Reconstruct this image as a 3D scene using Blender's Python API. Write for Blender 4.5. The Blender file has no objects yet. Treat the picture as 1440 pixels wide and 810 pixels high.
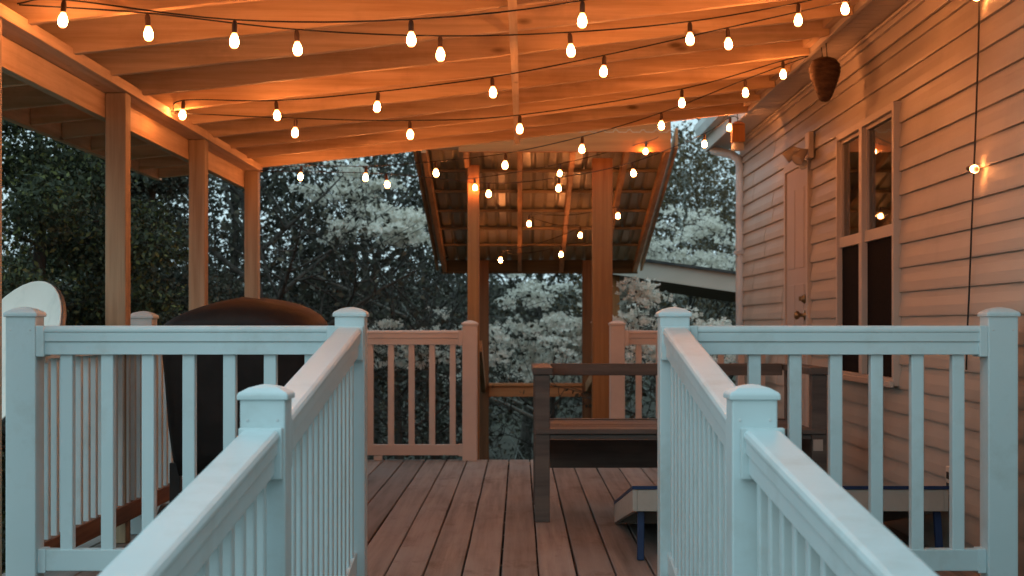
import bpy, math, random
import numpy as np

# ---------------------------------------------------------------- camera, sky, sun, exposure
scn = bpy.context.scene
COL = scn.collection
EYE = 0.945            # metres above the deck boards
FPX = 2200.0           # focal length in pixels of a 1440 wide frame
VX, VY = 730.0, 457.0  # vanishing point of the deck boards

cam_d = bpy.data.cameras.new("camera")
cam = bpy.data.objects.new("camera", cam_d)
COL.objects.link(cam)
cam.location = (0, 0, EYE)
cam.rotation_euler = (math.radians(90), 0, 0)
cam_d.sensor_width = 36.0
cam_d.sensor_fit = 'HORIZONTAL'
cam_d.lens = FPX / 1440.0 * 36.0
cam_d.shift_x = -(VX - 720) / 1440.0
cam_d.shift_y = (VY - 405) / 1440.0
cam_d.clip_start = 0.05
cam_d.clip_end = 2000
cam_d.dof.use_dof = True
cam_d.dof.focus_distance = 5.6
cam_d.dof.aperture_fstop = 6.3
scn.camera = cam

SUN_EL, SUN_ROT = math.radians(4.0), math.radians(206.0)
world = bpy.data.worlds.new("World")
scn.world = world
world.use_nodes = True
wn, wl = world.node_tree.nodes, world.node_tree.links
wn.clear()
w_out = wn.new("ShaderNodeOutputWorld")
w_bg = wn.new("ShaderNodeBackground")
w_sky = wn.new("ShaderNodeTexSky")
w_sky.sky_type = 'NISHITA'
w_sky.sun_disc = False
w_sky.sun_elevation = SUN_EL
w_sky.sun_rotation = SUN_ROT
w_sky.ozone_density = 1.6
w_sky.dust_density = 1.0
w_tint = wn.new("ShaderNodeMix")
w_tint.data_type = 'RGBA'
w_tint.blend_type = 'MIX'
w_tint.inputs[0].default_value = 0.90
w_tint.inputs[7].default_value = (4.6, 6.3, 6.95, 1)     # even cloud-covered dusk sky
wl.new(w_sky.outputs[0], w_tint.inputs[6])
wl.new(w_tint.outputs[2], w_bg.inputs[0])
w_bg.inputs[1].default_value = 0.15
wl.new(w_bg.outputs[0], w_out.inputs[0])

sun_d = bpy.data.lights.new("sun", 'SUN')
sun_d.energy = 0.50
sun_d.angle = math.radians(60)
sun_d.color = (0.62, 0.94, 1.0)
sun = bpy.data.objects.new("sun", sun_d)
COL.objects.link(sun)
sun.rotation_euler = (math.radians(54), 0, math.radians(-26))

scn.view_settings.view_transform = 'Standard'
scn.view_settings.look = 'None'
scn.view_settings.gamma = 1.0
scn.view_settings.use_curve_mapping = False
scn.view_settings.exposure = 0.0
scn.render.engine = 'CYCLES'
scn.cycles.use_denoising = True
scn.cycles.max_bounces = 6
scn.cycles.diffuse_bounces = 4
scn.cycles.transparent_max_bounces = 8
scn.cycles.use_light_tree = True
scn.cycles.sample_clamp_indirect = 6.0
scn.cycles.caustics_reflective = False
scn.cycles.caustics_refractive = False
BULB_POWER = 285.0
BULB_COL = (1.0, 0.315, 0.09)

# ---------------------------------------------------------------- helpers
def fd(Y):
    return FPX / Y

def px(x, Y):            # lateral metres of picture column x at depth Y
    return (x - VX) * Y / FPX

def pz(y, Y):            # height above deck of picture row y at depth Y
    return EYE + (VY - y) * Y / FPX

def tag(o, label=None, cat=None, group=None, kind=None):
    if label: o['label'] = label
    if cat: o['category'] = cat
    if group: o['group'] = group
    if kind: o['kind'] = kind
    return o

def thing(name, label, cat, loc=(0, 0, 0), group=None):
    o = bpy.data.objects.new(name, None)
    COL.objects.link(o)
    o.location = loc
    o.empty_display_size = 0.1
    return tag(o, label, cat, group)

def wloc(o):
    v = np.array(o.location[:], float)
    while o.parent:
        o = o.parent
        v = v + np.array(o.location[:], float)
    return v

class MB:
    def __init__(s):
        s.v, s.f = [], []
    def add(s, vs, fs):
        n = len(s.v)
        s.v += [tuple(map(float, p)) for p in vs]
        s.f += [tuple(i + n for i in f) for f in fs]
        return s
    def box(s, x0, x1, y0, y1, z0, z1):
        return s.add([(x0,y0,z0),(x1,y0,z0),(x1,y1,z0),(x0,y1,z0),(x0,y0,z1),(x1,y0,z1),(x1,y1,z1),(x0,y1,z1)],
                     [(3,2,1,0),(4,5,6,7),(0,1,5,4),(1,2,6,5),(2,3,7,6),(3,0,4,7)])
    def prism(s, prof, p0, p1, axis='Y'):
        """closed outline (u,v) swept from p0 to p1; u is lateral to the axis, v is up"""
        vs = []
        for p in (p0, p1):
            for (u, v) in prof:
                if axis == 'Y': vs.append((p[0]+u, p[1], p[2]+v))
                elif axis == 'X': vs.append((p[0], p[1]+u, p[2]+v))
                else: vs.append((p[0]+u, p[1]+v, p[2]))
        n = len(prof)
        fs = [tuple(range(n)), tuple(range(2*n-1, n-1, -1))]
        for i in range(n):
            j = (i+1) % n
            fs.append((j, i, n+i, n+j))
        return s.add(vs, fs)
    def bar(s, a, b, w, h, up=(0,0,1)):
        a, b = np.array(a, float), np.array(b, float)
        d = b-a; d /= np.linalg.norm(d)
        u = np.cross(d, up)
        if np.linalg.norm(u) < 1e-6: u = np.array((1.,0,0))
        u /= np.linalg.norm(u); v = np.cross(u, d)
        vs = []
        for p in (a, b):
            for (i, j) in ((-1,-1),(1,-1),(1,1),(-1,1)):
                vs.append(p + u*i*w/2 + v*j*h/2)
        return s.add(vs, [(0,1,2,3),(7,6,5,4),(0,4,5,1),(1,5,6,2),(2,6,7,3),(3,7,4,0)])
    def tube(s, pts, rs, n=6, cap=True):
        pts = [np.array(p, float) for p in pts]
        if not hasattr(rs, '__len__'): rs = [rs]*len(pts)
        vs, fs = [], []
        ref = np.array((0.31, 0.17, 0.93))
        for i, p in enumerate(pts):
            d = pts[min(i+1, len(pts)-1)] - pts[max(i-1, 0)]
            L = np.linalg.norm(d); d = d/L if L > 1e-9 else np.array((0,0,1.))
            u = np.cross(d, ref); lu = np.linalg.norm(u)
            if lu < 1e-3: u = np.cross(d, (1,0,0)); lu = np.linalg.norm(u)
            u /= lu; w = np.cross(d, u)
            for k in range(n):
                a = 2*math.pi*k/n
                vs.append(p + (u*math.cos(a) + w*math.sin(a))*rs[i])
        for i in range(len(pts)-1):
            for k in range(n):
                k2 = (k+1) % n
                fs.append((i*n+k, i*n+k2, (i+1)*n+k2, (i+1)*n+k))
        if cap:
            fs.append(tuple(range(n-1, -1, -1)))
            fs.append(tuple((len(pts)-1)*n+k for k in range(n)))
        return s.add(vs, fs)
    def lathe(s, prof, n=16, c=(0,0,0), axis=(0,0,1), cap=True):
        """prof: (r, h) from bottom to top along axis"""
        ax = np.array(axis, float); ax /= np.linalg.norm(ax)
        u = np.cross(ax, (0,1,0) if abs(ax[1]) < .9 else (1,0,0)); u /= np.linalg.norm(u)
        w = np.cross(ax, u); c = np.array(c, float)
        vs, fs = [], []
        for (r, h) in prof:
            for k in range(n):
                a = 2*math.pi*k/n
                vs.append(c + ax*h + (u*math.cos(a)+w*math.sin(a))*r)
        for i in range(len(prof)-1):
            for k in range(n):
                k2 = (k+1) % n
                fs.append((i*n+k, i*n+k2, (i+1)*n+k2, (i+1)*n+k))
        if cap:
            fs.append(tuple(range(n-1, -1, -1)))
            fs.append(tuple((len(prof)-1)*n+k for k in range(n)))
        return s.add(vs, fs)
    def build(s, name, m, parent=None, bevel=0, smooth=False, label=None, world=True):
        V = np.array(s.v, float)
        c = (V.min(0)+V.max(0))/2 if world else np.zeros(3)
        me = bpy.data.meshes.new(name)
        me.from_pydata((V-c).tolist(), [], s.f)
        me.update()
        if smooth:
            me.polygons.foreach_set('use_smooth', [True]*len(me.polygons))
        me.materials.append(m)
        o = bpy.data.objects.new(name, me)
        COL.objects.link(o)
        if parent is not None:
            o.parent = parent
            o.location = c - wloc(parent)
        else:
            o.location = c
        if bevel:
            b = o.modifiers.new('bevel', 'BEVEL')
            b.width = bevel; b.segments = 2; b.limit_method = 'ANGLE'; b.angle_limit = math.radians(35)
        if label: o['label'] = label
        return o

def copy_at(src, parent, wpos):
    c = src.copy()
    COL.objects.link(c)
    c.parent = parent
    c.location = np.array(wpos, float) - (wloc(parent) if parent else 0)
    return c

def quads_mesh(name, V, m, parent=None, kind=None):
    """V: N x 4 x 3 world corners, each its own quad"""
    N = len(V)
    c = V.reshape(-1, 3).mean(0)
    me = bpy.data.meshes.new(name)
    me.vertices.add(N*4); me.loops.add(N*4); me.polygons.add(N)
    me.vertices.foreach_set('co', (V.reshape(-1,3)-c).astype(np.float32).ravel())
    me.loops.foreach_set('vertex_index', np.arange(N*4, dtype=np.int32))
    me.polygons.foreach_set('loop_start', np.arange(0, N*4, 4, dtype=np.int32))
    me.polygons.foreach_set('loop_total', np.full(N, 4, dtype=np.int32))
    me.update(calc_edges=True)
    me.materials.append(m)
    o = bpy.data.objects.new(name, me)
    COL.objects.link(o)
    o.location = c
    if parent is not None:
        o.parent = parent; o.location = c - wloc(parent)
    if kind: o['kind'] = kind
    return o

# ---------------------------------------------------------------- materials
def new_mat(name):
    m = bpy.data.materials.new(name)
    m.use_nodes = True
    nt = m.node_tree
    return m, nt, nt.nodes, nt.links, nt.nodes["Principled BSDF"]

def mat(name, c1, c2, rough=0.6, scale=(4,4,4), detail=4, bump=0.0, bscale=None, spec=0.4, contrast=(0.35,0.65),
        metal=0.0, dirt=None, dirt_scale=2.0, rand=0.0, coat=0.0, knots=None):
    m, nt, n, l, b = new_mat(name)
    tc = n.new("ShaderNodeTexCoord"); mp = n.new("ShaderNodeMapping")
    mp.inputs['Scale'].default_value = scale
    oi = n.new("ShaderNodeObjectInfo")
    off = n.new("ShaderNodeVectorMath"); off.operation = 'SCALE'
    off.inputs[0].default_value = (13.7, 7.1, 9.3)
    l.new(oi.outputs['Random'], off.inputs['Scale'])
    ad = n.new("ShaderNodeVectorMath"); ad.operation = 'ADD'
    l.new(tc.outputs['Object'], ad.inputs[0]); l.new(off.outputs[0], ad.inputs[1])
    l.new(ad.outputs[0], mp.inputs['Vector'])
    nz = n.new("ShaderNodeTexNoise")
    nz.inputs['Scale'].default_value = 1.0; nz.inputs['Detail'].default_value = detail
    nz.inputs['Roughness'].default_value = 0.6
    l.new(mp.outputs[0], nz.inputs['Vector'])
    cr = n.new("ShaderNodeValToRGB")
    cr.color_ramp.elements[0].position = contrast[0]; cr.color_ramp.elements[1].position = contrast[1]
    cr.color_ramp.elements[0].color = (*c1, 1); cr.color_ramp.elements[1].color = (*c2, 1)
    l.new(nz.outputs['Fac'], cr.inputs[0])
    colr = cr.outputs[0]
    if rand:
        hv = n.new("ShaderNodeHueSaturation")
        mr = n.new("ShaderNodeMapRange")
        mr.inputs[3].default_value = 1-rand; mr.inputs[4].default_value = 1+rand
        l.new(oi.outputs['Random'], mr.inputs[0]); l.new(mr.outputs[0], hv.inputs['Value'])
        l.new(colr, hv.inputs['Color']); colr = hv.outputs[0]
    if dirt:
        nz2 = n.new("ShaderNodeTexNoise"); nz2.inputs['Scale'].default_value = dirt_scale
        nz2.inputs['Detail'].default_value = 6; nz2.inputs['Roughness'].default_value = 0.65
        l.new(ad.outputs[0], nz2.inputs['Vector'])
        cr2 = n.new("ShaderNodeValToRGB")
        cr2.color_ramp.elements[0].position = 0.5; cr2.color_ramp.elements[1].position = 0.72
        cr2.color_ramp.elements[0].color = (0,0,0,1); cr2.color_ramp.elements[1].color = (dirt[3],)*3+(1,)
        l.new(nz2.outputs['Fac'], cr2.inputs[0])
        mx = n.new("ShaderNodeMix"); mx.data_type = 'RGBA'
        l.new(cr2.outputs[0], mx.inputs[0]); l.new(colr, mx.inputs[6])
        mx.inputs[7].default_value = (*dirt[:3], 1)
        colr = mx.outputs[2]
    if knots:
        mk = n.new("ShaderNodeMapping"); mk.inputs['Scale'].default_value = knots
        l.new(ad.outputs[0], mk.inputs['Vector'])
        vo = n.new("ShaderNodeTexVoronoi"); vo.inputs['Scale'].default_value = 1.0
        l.new(mk.outputs[0], vo.inputs['Vector'])
        ck = n.new("ShaderNodeValToRGB")
        ck.color_ramp.elements[0].position = .035; ck.color_ramp.elements[1].position = .10
        ck.color_ramp.elements[0].color = (.85,.85,.85,1); ck.color_ramp.elements[1].color = (0,0,0,1)
        l.new(vo.outputs['Distance'], ck.inputs[0])
        mx2 = n.new("ShaderNodeMix"); mx2.data_type = 'RGBA'
        l.new(ck.outputs[0], mx2.inputs[0]); l.new(colr, mx2.inputs[6])
        mx2.inputs[7].default_value = (c1[0]*.32, c1[1]*.27, c1[2]*.22, 1)
        colr = mx2.outputs[2]
    l.new(colr, b.inputs['Base Color'])
    b.inputs['Roughness'].default_value = rough
    b.inputs['Metallic'].default_value = metal
    b.inputs['Specular IOR Level'].default_value = spec
    b.inputs['Coat Weight'].default_value = coat
    if bump:
        bp = n.new("ShaderNodeBump"); bp.inputs['Strength'].default_value = bump; bp.inputs['Distance'].default_value = 0.01
        if bscale:
            mp2 = n.new("ShaderNodeMapping"); mp2.inputs['Scale'].default_value = bscale
            l.new(ad.outputs[0], mp2.inputs['Vector'])
            nz3 = n.new("ShaderNodeTexNoise"); nz3.inputs['Scale'].default_value = 1; nz3.inputs['Detail'].default_value = 3
            l.new(mp2.outputs[0], nz3.inputs['Vector']); l.new(nz3.outputs['Fac'], bp.inputs['Height'])
        else:
            l.new(nz.outputs['Fac'], bp.inputs['Height'])
        l.new(bp.outputs[0], b.inputs['Normal'])
    return m

def leaf_mat(name, c1, c2, c3, rough=0.6, trans=0.15):
    m, nt, n, l, b = new_mat(name)
    g = n.new("ShaderNodeNewGeometry")
    cr = n.new("ShaderNodeValToRGB")
    cr.color_ramp.elements[0].color = (*c1,1); cr.color_ramp.elements[1].color = (*c3,1)
    e = cr.color_ramp.elements.new(0.7); e.color = (*c2,1)
    l.new(g.outputs['Random Per Island'], cr.inputs[0])
    l.new(cr.outputs[0], b.inputs['Base Color'])
    b.inputs['Roughness'].default_value = rough
    b.inputs['Specular IOR Level'].default_value = 0.25
    tr = n.new("ShaderNodeBsdfTranslucent"); l.new(cr.outputs[0], tr.inputs[0])
    mx = n.new("ShaderNodeMixShader"); mx.inputs[0].default_value = trans
    l.new(b.outputs[0], mx.inputs[1]); l.new(tr.outputs[0], mx.inputs[2])
    out = [x for x in n if x.type == 'OUTPUT_MATERIAL'][0]
    l.new(mx.outputs[0], out.inputs[0])
    return m

M = {}
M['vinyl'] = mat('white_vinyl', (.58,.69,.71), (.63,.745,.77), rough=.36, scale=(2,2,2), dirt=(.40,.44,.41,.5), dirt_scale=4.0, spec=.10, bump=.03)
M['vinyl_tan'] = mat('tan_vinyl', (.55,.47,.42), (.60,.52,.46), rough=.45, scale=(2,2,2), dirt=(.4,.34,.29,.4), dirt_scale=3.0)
wood_kw = dict(rough=.62, detail=7, bump=.4, contrast=(.36,.64), rand=.14, spec=.3)
M['pine_x'] = mat('pine_across', (.56,.36,.19), (.76,.54,.33), scale=(1.3,28,28), knots=(2.2,5.5,5.5), dirt=(.30,.17,.08,.55), dirt_scale=1.6, **wood_kw)
M['pine_y'] = mat('pine_along', (.52,.34,.19), (.70,.50,.31), scale=(28,1.3,28), knots=(5.5,2.2,5.5), dirt=(.30,.17,.08,.55), dirt_scale=1.6, **wood_kw)
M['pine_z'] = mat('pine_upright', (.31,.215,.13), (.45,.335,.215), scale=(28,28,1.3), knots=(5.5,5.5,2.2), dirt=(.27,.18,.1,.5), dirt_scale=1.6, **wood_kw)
M['cedar_z'] = mat('cedar_upright', (.26,.10,.030), (.36,.155,.05), scale=(26,26,1.2), knots=(5.5,5.5,2.0), dirt=(.2,.09,.04,.6), dirt_scale=2.2, **wood_kw)
M['brown_y'] = mat('brown_stained_along', (.13,.065,.035), (.22,.115,.065), scale=(26,1.2,26), **wood_kw)
M['cedar_x'] = mat('cedar_across', (.34,.16,.07), (.48,.25,.11), scale=(1.2,26,26), **wood_kw)
M['cedar_board'] = mat('bulb_tinted_cedar', (.40,.14,.035), (.52,.19,.05), scale=(1.2,26,26), **wood_kw)  # orange light of the bulbs put into the header board colour
M['grey_batten'] = mat('weathered_batten', (.22,.16,.09), (.34,.26,.16), scale=(1.2,26,26), **wood_kw)
M['dark_cedar_z'] = mat('dark_cedar_upright', (.11,.055,.025), (.18,.09,.04), scale=(26,26,1.2), **wood_kw)  # darker cedar tone for the far shelter posts
M['unlit_board'] = mat('unlit_dark_board', (.035,.032,.016), (.07,.06,.03), scale=(1.2,26,26), **wood_kw)  # shade at the low roof edge put into the board colour
M['cedar_y'] = mat('cedar_along', (.36,.20,.10), (.52,.31,.16), scale=(26,1.2,26), **wood_kw)
M['ply'] = mat('roof_boarding', (.30,.20,.11), (.42,.29,.17), scale=(12,1.5,12), rough=.75, bump=.1)
M['dark_wood'] = mat('dark_stained_wood', (.075,.066,.060), (.14,.118,.10), rough=.5, scale=(2,18,18), detail=5, bump=.15, spec=.35)
M['siding'] = mat('beige_vinyl_siding', (.385,.345,.29), (.46,.41,.35), rough=.42, scale=(1.2,.5,1.2), spec=.15, dirt=(.27,.23,.185,.55), dirt_scale=1.1, bump=.06, bscale=(60,3,60))
M['trim'] = mat('beige_trim', (.46,.405,.345), (.50,.44,.38), rough=.45, scale=(3,3,3), dirt=(.45,.38,.3,.3))
M['door'] = mat('beige_door', (.43,.36,.31), (.47,.39,.34), rough=.5, scale=(2,2,2), dirt=(.45,.36,.3,.3))
M['gutter'] = mat('white_painted_metal', (.55,.58,.60), (.66,.69,.70), rough=.4, scale=(3,3,3), dirt=(.3,.31,.3,.5))
M['sheet_metal'] = mat('weathered_sheet_metal', (.36,.32,.21), (.50,.44,.31), rough=.34, scale=(3,3,3), metal=.1, dirt=(.24,.19,.11,.6), dirt_scale=3)
M['brass'] = mat('aged_brass', (.22,.15,.08), (.30,.21,.11), rough=.35, metal=.9)
M['black_wire'] = mat('black_rubber', (.015,.014,.013), (.03,.028,.026), rough=.6)
M['socket'] = mat('brown_plastic_socket', (.07,.035,.02), (.11,.06,.035), rough=.5)
M['grill_cover'] = mat('black_grill_cover', (.010,.009,.009), (.021,.018,.017), rough=.62, scale=(6,6,6), bump=.6, bscale=(9,9,4), spec=.3)
M['black_metal'] = mat('black_metal', (.012,.012,.013), (.03,.03,.03), rough=.4)
M['dish'] = mat('off_white_dish', (.80,.76,.68), (.87,.83,.75), rough=.45, scale=(3,3,3), dirt=(.42,.42,.38,.5), dirt_scale=4)
M['grey_metal'] = mat('grey_metal', (.10,.11,.11), (.18,.19,.19), rough=.45, metal=.4)
M['blue_metal'] = mat('blue_painted_metal', (.010,.028,.085), (.016,.04,.12), rough=.45)
M['cream_panel'] = mat('cream_painted_panel', (.40,.35,.30), (.50,.44,.38), rough=.6, scale=(5,5,5), dirt=(.3,.25,.2,.5), dirt_scale=5)
M['nest'] = mat('brown_paper_nest', (.05,.026,.014), (.13,.07,.036), rough=.85, scale=(20,20,60), bump=.8, detail=5)
M['orange_wood'] = mat('orange_cedar_block', (.50,.22,.07), (.62,.30,.11), rough=.6, scale=(20,20,3))
M['white_plastic'] = mat('white_plastic_jar', (.68,.67,.62), (.74,.73,.68), rough=.35)
M['outlet'] = mat('ivory_plastic', (.55,.48,.38), (.6,.53,.43), rough=.4)
M['bark'] = mat('dark_bark', (.030,.026,.022), (.075,.065,.055), rough=.9, scale=(14,14,4), bump=.7, detail=6)
M['pale_bark'] = mat('pale_twig_bark', (.14,.15,.135), (.27,.28,.25), rough=.85, scale=(14,14,4), bump=.5)
M['leaf_dark'] = leaf_mat('dark_evergreen_leaf', (.030,.038,.022), (.060,.072,.042), (.15,.16,.05))
M['leaf_grey'] = leaf_mat('grey_green_leaf', (.035,.042,.032), (.070,.080,.062), (.12,.13,.095))
M['leaf_wood'] = leaf_mat('woodland_leaf', (.026,.027,.020), (.060,.060,.044), (.115,.108,.075), trans=.2)
M['leaf_rust'] = leaf_mat('young_brown_leaf', (.06,.045,.025), (.12,.085,.045), (.16,.125,.06), trans=.3)
M['blossom'] = leaf_mat('white_blossom', (.66,.63,.55), (.82,.79,.71), (.88,.85,.78), trans=.3)
M['brush'] = leaf_mat('dark_undergrowth', (.026,.024,.018), (.062,.057,.044), (.115,.105,.08))
M['curtain'] = mat('beige_curtain', (.50,.46,.40), (.62,.57,.5), rough=.85, scale=(2,30,1))
M['screen'] = mat('dark_insect_screen', (.006,.005,.005), (.011,.009,.008), spec=.05, rough=.8, scale=(40,40,40))
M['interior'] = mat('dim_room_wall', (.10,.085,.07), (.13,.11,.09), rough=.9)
M['concrete'] = mat('concrete', (.25,.25,.24), (.34,.33,.32), rough=.9, scale=(6,6,6), bump=.3)
M['shingle'] = mat('dark_shingle', (.035,.035,.037), (.07,.068,.066), rough=.9, scale=(8,30,8), bump=.5)
M['drape_brown'] = mat('brown_soffit_board', (.16,.12,.08), (.22,.17,.12), rough=.8, scale=(2,14,2))

def deck_mat():
    m, nt, n, l, b = new_mat('deck_boards')
    tc = n.new("ShaderNodeTexCoord")
    g = n.new("ShaderNodeNewGeometry")
    sc = n.new("ShaderNodeVectorMath"); sc.operation = 'SCALE'; sc.inputs[0].default_value = (5.3, 11.7, 3.1)
    l.new(g.outputs['Random Per Island'], sc.inputs['Scale'])
    ad = n.new("ShaderNodeVectorMath"); ad.operation = 'ADD'
    l.new(tc.outputs['Object'], ad.inputs[0]); l.new(sc.outputs[0], ad.inputs[1])
    def noise(scale, detail, rough=.6):
        mp = n.new("ShaderNodeMapping"); mp.inputs['Scale'].default_value = scale
        l.new(ad.outputs[0], mp.inputs[0])
        z = n.new("ShaderNodeTexNoise"); z.inputs['Scale'].default_value = 1
        z.inputs['Detail'].default_value = detail; z.inputs['Roughness'].default_value = rough
        l.new(mp.outputs[0], z.inputs['Vector']); return z.outputs['Fac']
    def ramp(f, a, b2, pa, pb):
        r = n.new("ShaderNodeValToRGB"); r.color_ramp.elements[0].position = pa; r.color_ramp.elements[1].position = pb
        r.color_ramp.elements[0].color = (*a,1); r.color_ramp.elements[1].color = (*b2,1); l.new(f, r.inputs[0]); return r.outputs[0]
    def mix(f, a, b2):
        x = n.new("ShaderNodeMix"); x.data_type = 'RGBA'
        l.new(f, x.inputs[0]); l.new(a, x.inputs[6])
        if isinstance(b2, tuple): x.inputs[7].default_value = (*b2,1)
        else: l.new(b2, x.inputs[7])
        return x.outputs[2]
    base = ramp(noise((30,1.0,30),6), (.155,.130,.112), (.34,.293,.258), .3, .7)
    grey = ramp(noise((3,.9,3),5), (0,0,0), (.75,.75,.75), .42, .68)
    c = mix(grey, base, (.32,.315,.31))
    blot = ramp(noise((5,2.2,5),6,.7), (0,0,0), (.7,.7,.7), .56, .70)
    c = mix(blot, c, (.12,.085,.065))
    hs = n.new("ShaderNodeHueSaturation")
    mr = n.new("ShaderNodeMapRange"); mr.inputs[3].default_value = .70; mr.inputs[4].default_value = 1.25
    l.new(g.outputs['Random Per Island'], mr.inputs[0]); l.new(mr.outputs[0], hs.inputs['Value']); l.new(c, hs.inputs['Color'])
    l.new(hs.outputs[0], b.inputs['Base Color'])
    b.inputs['Roughness'].default_value = .62; b.inputs['Specular IOR Level'].default_value = .3
    bp = n.new("ShaderNodeBump"); bp.inputs['Strength'].default_value = .35; bp.inputs['Distance'].default_value = .006
    l.new(noise((60,1.5,60),4), bp.inputs['Height']); l.new(bp.outputs[0], b.inputs['Normal'])
    return m
M['deck'] = deck_mat()

def glass_mat():
    m, nt, n, l, b = new_mat('window_glass')
    gl = n.new("ShaderNodeBsdfGlossy"); gl.inputs['Roughness'].default_value = .02
    gl.inputs[0].default_value = (.9,.93,.95,1)
    tr = n.new("ShaderNodeBsdfTransparent"); tr.inputs[0].default_value = (.75,.78,.78,1)
    fr = n.new("ShaderNodeFresnel"); fr.inputs[0].default_value = 1.9
    mx = n.new("ShaderNodeMixShader")
    l.new(fr.outputs[0], mx.inputs[0]); l.new(tr.outputs[0], mx.inputs[1]); l.new(gl.outputs[0], mx.inputs[2])
    out = [x for x in n if x.type == 'OUTPUT_MATERIAL'][0]
    l.new(mx.outputs[0], out.inputs[0])
    return m
M['glass'] = glass_mat()

def bulb_mat(name='lit_bulb', power=BULB_POWER):
    """filament glow: brightest in the belly of the bulb, amber towards neck and tip"""
    m, nt, n, l, b = new_mat(name)
    n.remove(b)
    tc = n.new("ShaderNodeTexCoord"); sp = n.new("ShaderNodeSeparateXYZ")
    l.new(tc.outputs['Object'], sp.inputs[0])
    mr = n.new("ShaderNodeMapRange"); mr.inputs[1].default_value = -.096; mr.inputs[2].default_value = -.042
    l.new(sp.outputs['Z'], mr.inputs[0])
    cv = n.new("ShaderNodeValToRGB")
    pts = [(0,.015),(.10,.10),(.32,1.0),(.55,1.0),(.80,.08),(1,.010)]
    els = cv.color_ramp.elements
    els[0].position, els[1].position = 0, 1
    for (p, v) in pts[1:-1]: els.new(p)
    for el, (p, v) in zip(els, pts): el.position = p; el.color = (v,v,v,1)
    l.new(mr.outputs[0], cv.inputs[0])
    mu = n.new("ShaderNodeMath"); mu.operation = 'MULTIPLY'; mu.inputs[1].default_value = power
    l.new(cv.outputs[0], mu.inputs[0])
    em = n.new("ShaderNodeEmission")
    em.inputs[0].default_value = (*BULB_COL, 1)
    l.new(mu.outputs[0], em.inputs[1])
    out = [x for x in n if x.type == 'OUTPUT_MATERIAL'][0]
    l.new(em.outputs[0], out.inputs[0])
    return m
M['bulb'] = bulb_mat()
M['dim_bulb'] = bulb_mat('faint_bulb', 55.0)

def ground_mat():
    return mat('leaf_litter_ground', (.030,.028,.020), (.075,.066,.048), rough=.95, scale=(3,3,3), detail=8, bump=.8, dirt=(.04,.055,.03,.7), dirt_scale=.6)
M['ground'] = ground_mat()

# ---------------------------------------------------------------- ground
def ground_z(x, y):
    z = -0.80
    if y > 11: z -= 0.75*min(1, (y-11)/5.0)
    if y > 24: z += 4.2*(1-math.cos(min(1, (y-24)/45)*math.pi))/2
    z += 0.10*math.sin(x*.7+1.3)*math.sin(y*.5) * (1 if y > 12 or abs(x) > 4 else 0.2)
    return z

def make_ground():
    b = MB()
    xs = sorted(set([-600,-300,-150,-90,-60,-45]+[round(-36+1.5*i,2) for i in range(49)]+[45,60,90,150,300,600]))
    ys = sorted(set([-600,-300,-120,-60,-30,-15]+[round(-8+1.5*i,2) for i in range(60)]+[90,100,120,160,240,400,700]))
    vs = [(x, y, ground_z(x,y)) for y in ys for x in xs]
    n = len(xs); fs = []
    for j in range(len(ys)-1):
        for i in range(n-1):
            fs.append((j*n+i, j*n+i+1, (j+1)*n+i+1, (j+1)*n+i))
    b.add(vs, fs)
    o = b.build('ground', M['ground'], smooth=True)
    o['kind'] = 'structure'
make_ground()

# ---------------------------------------------------------------- deck, ramp
Y0 = 5.37          # front edge of the deck
Y1 = 10.98         # far edge
RS = 0.125         # ramp slope
def ramp_z(y):
    return -RS*(Y0-y)

deck = thing('wooden_deck', 'raised porch deck of long weathered brown boards under the string lights', 'deck', (0, 8.2, 0))
b = MB()
pitch, gap = 0.146, 0.0075
rng = random.Random(4)
k0 = int(math.floor((-1.84+0.071)/pitch))
for k in range(k0, 40):
    xa = -0.071 + k*pitch + gap/2; xb = xa + pitch - gap
    if xa > 1.72: break
    xb = min(xb, 1.745)
    dz = rng.uniform(-.0012, .0012)
    # slightly wavering board edges
    ys = np.linspace(Y0+.0, Y1, 9)
    prof = []
    jl = [rng.uniform(-.0014,.0014) for _ in ys]; jr = [rng.uniform(-.0014,.0014) for _ in ys]
    vs = []
    for i, y in enumerate(ys):
        for (x, z) in ((xa+jl[i], -.028), (xb+jr[i], -.028), (xb+jr[i], -.003+dz), (xb+jr[i]-.003, dz), (xa+jl[i]+.003, dz), (xa+jl[i], -.003+dz)):
            vs.append((x, y, z))
    fs = [(5,4,3,2,1,0), tuple(8*6+q for q in range(6))]
    for i in range(8):
        for q in range(6):
            q2 = (q+1) % 6
            fs.append((i*6+q, i*6+q2, (i+1)*6+q2, (i+1)*6+q))
    b.add(vs, fs)
b.build('floor_boards', M['deck'], deck)
b = MB()
for i in range(13):
    y = Y0+.06+i*(Y1-Y0-.12)/12
    b.box(-1.80, 1.72, y-.02, y+.02, -.215, -.030)
b.build('joists', M['dark_wood'], deck)
b = MB(); b.box(-1.86,-1.815,Y0+.02,Y1-.02,-.24,-.031); b.build('side_rim_board', M['pine_y'], deck)
b = MB(); b.box(-1.86,1.74,Y1+.003,Y1+.045,-.24,-.02); b.build('end_rim_board', M['pine_x'], deck)
for (x, y) in ((-1.6,5.6),(-1.6,8.2),(-1.6,10.7),(0,5.6),(0,8.2),(0,10.7),(1.55,8.2)):
    q = MB().box(x-.07,x+.07,y-.07,y+.07,ground_z(x,y)-.1,-.22); q.build('support_post', M['pine_z'], deck)

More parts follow.
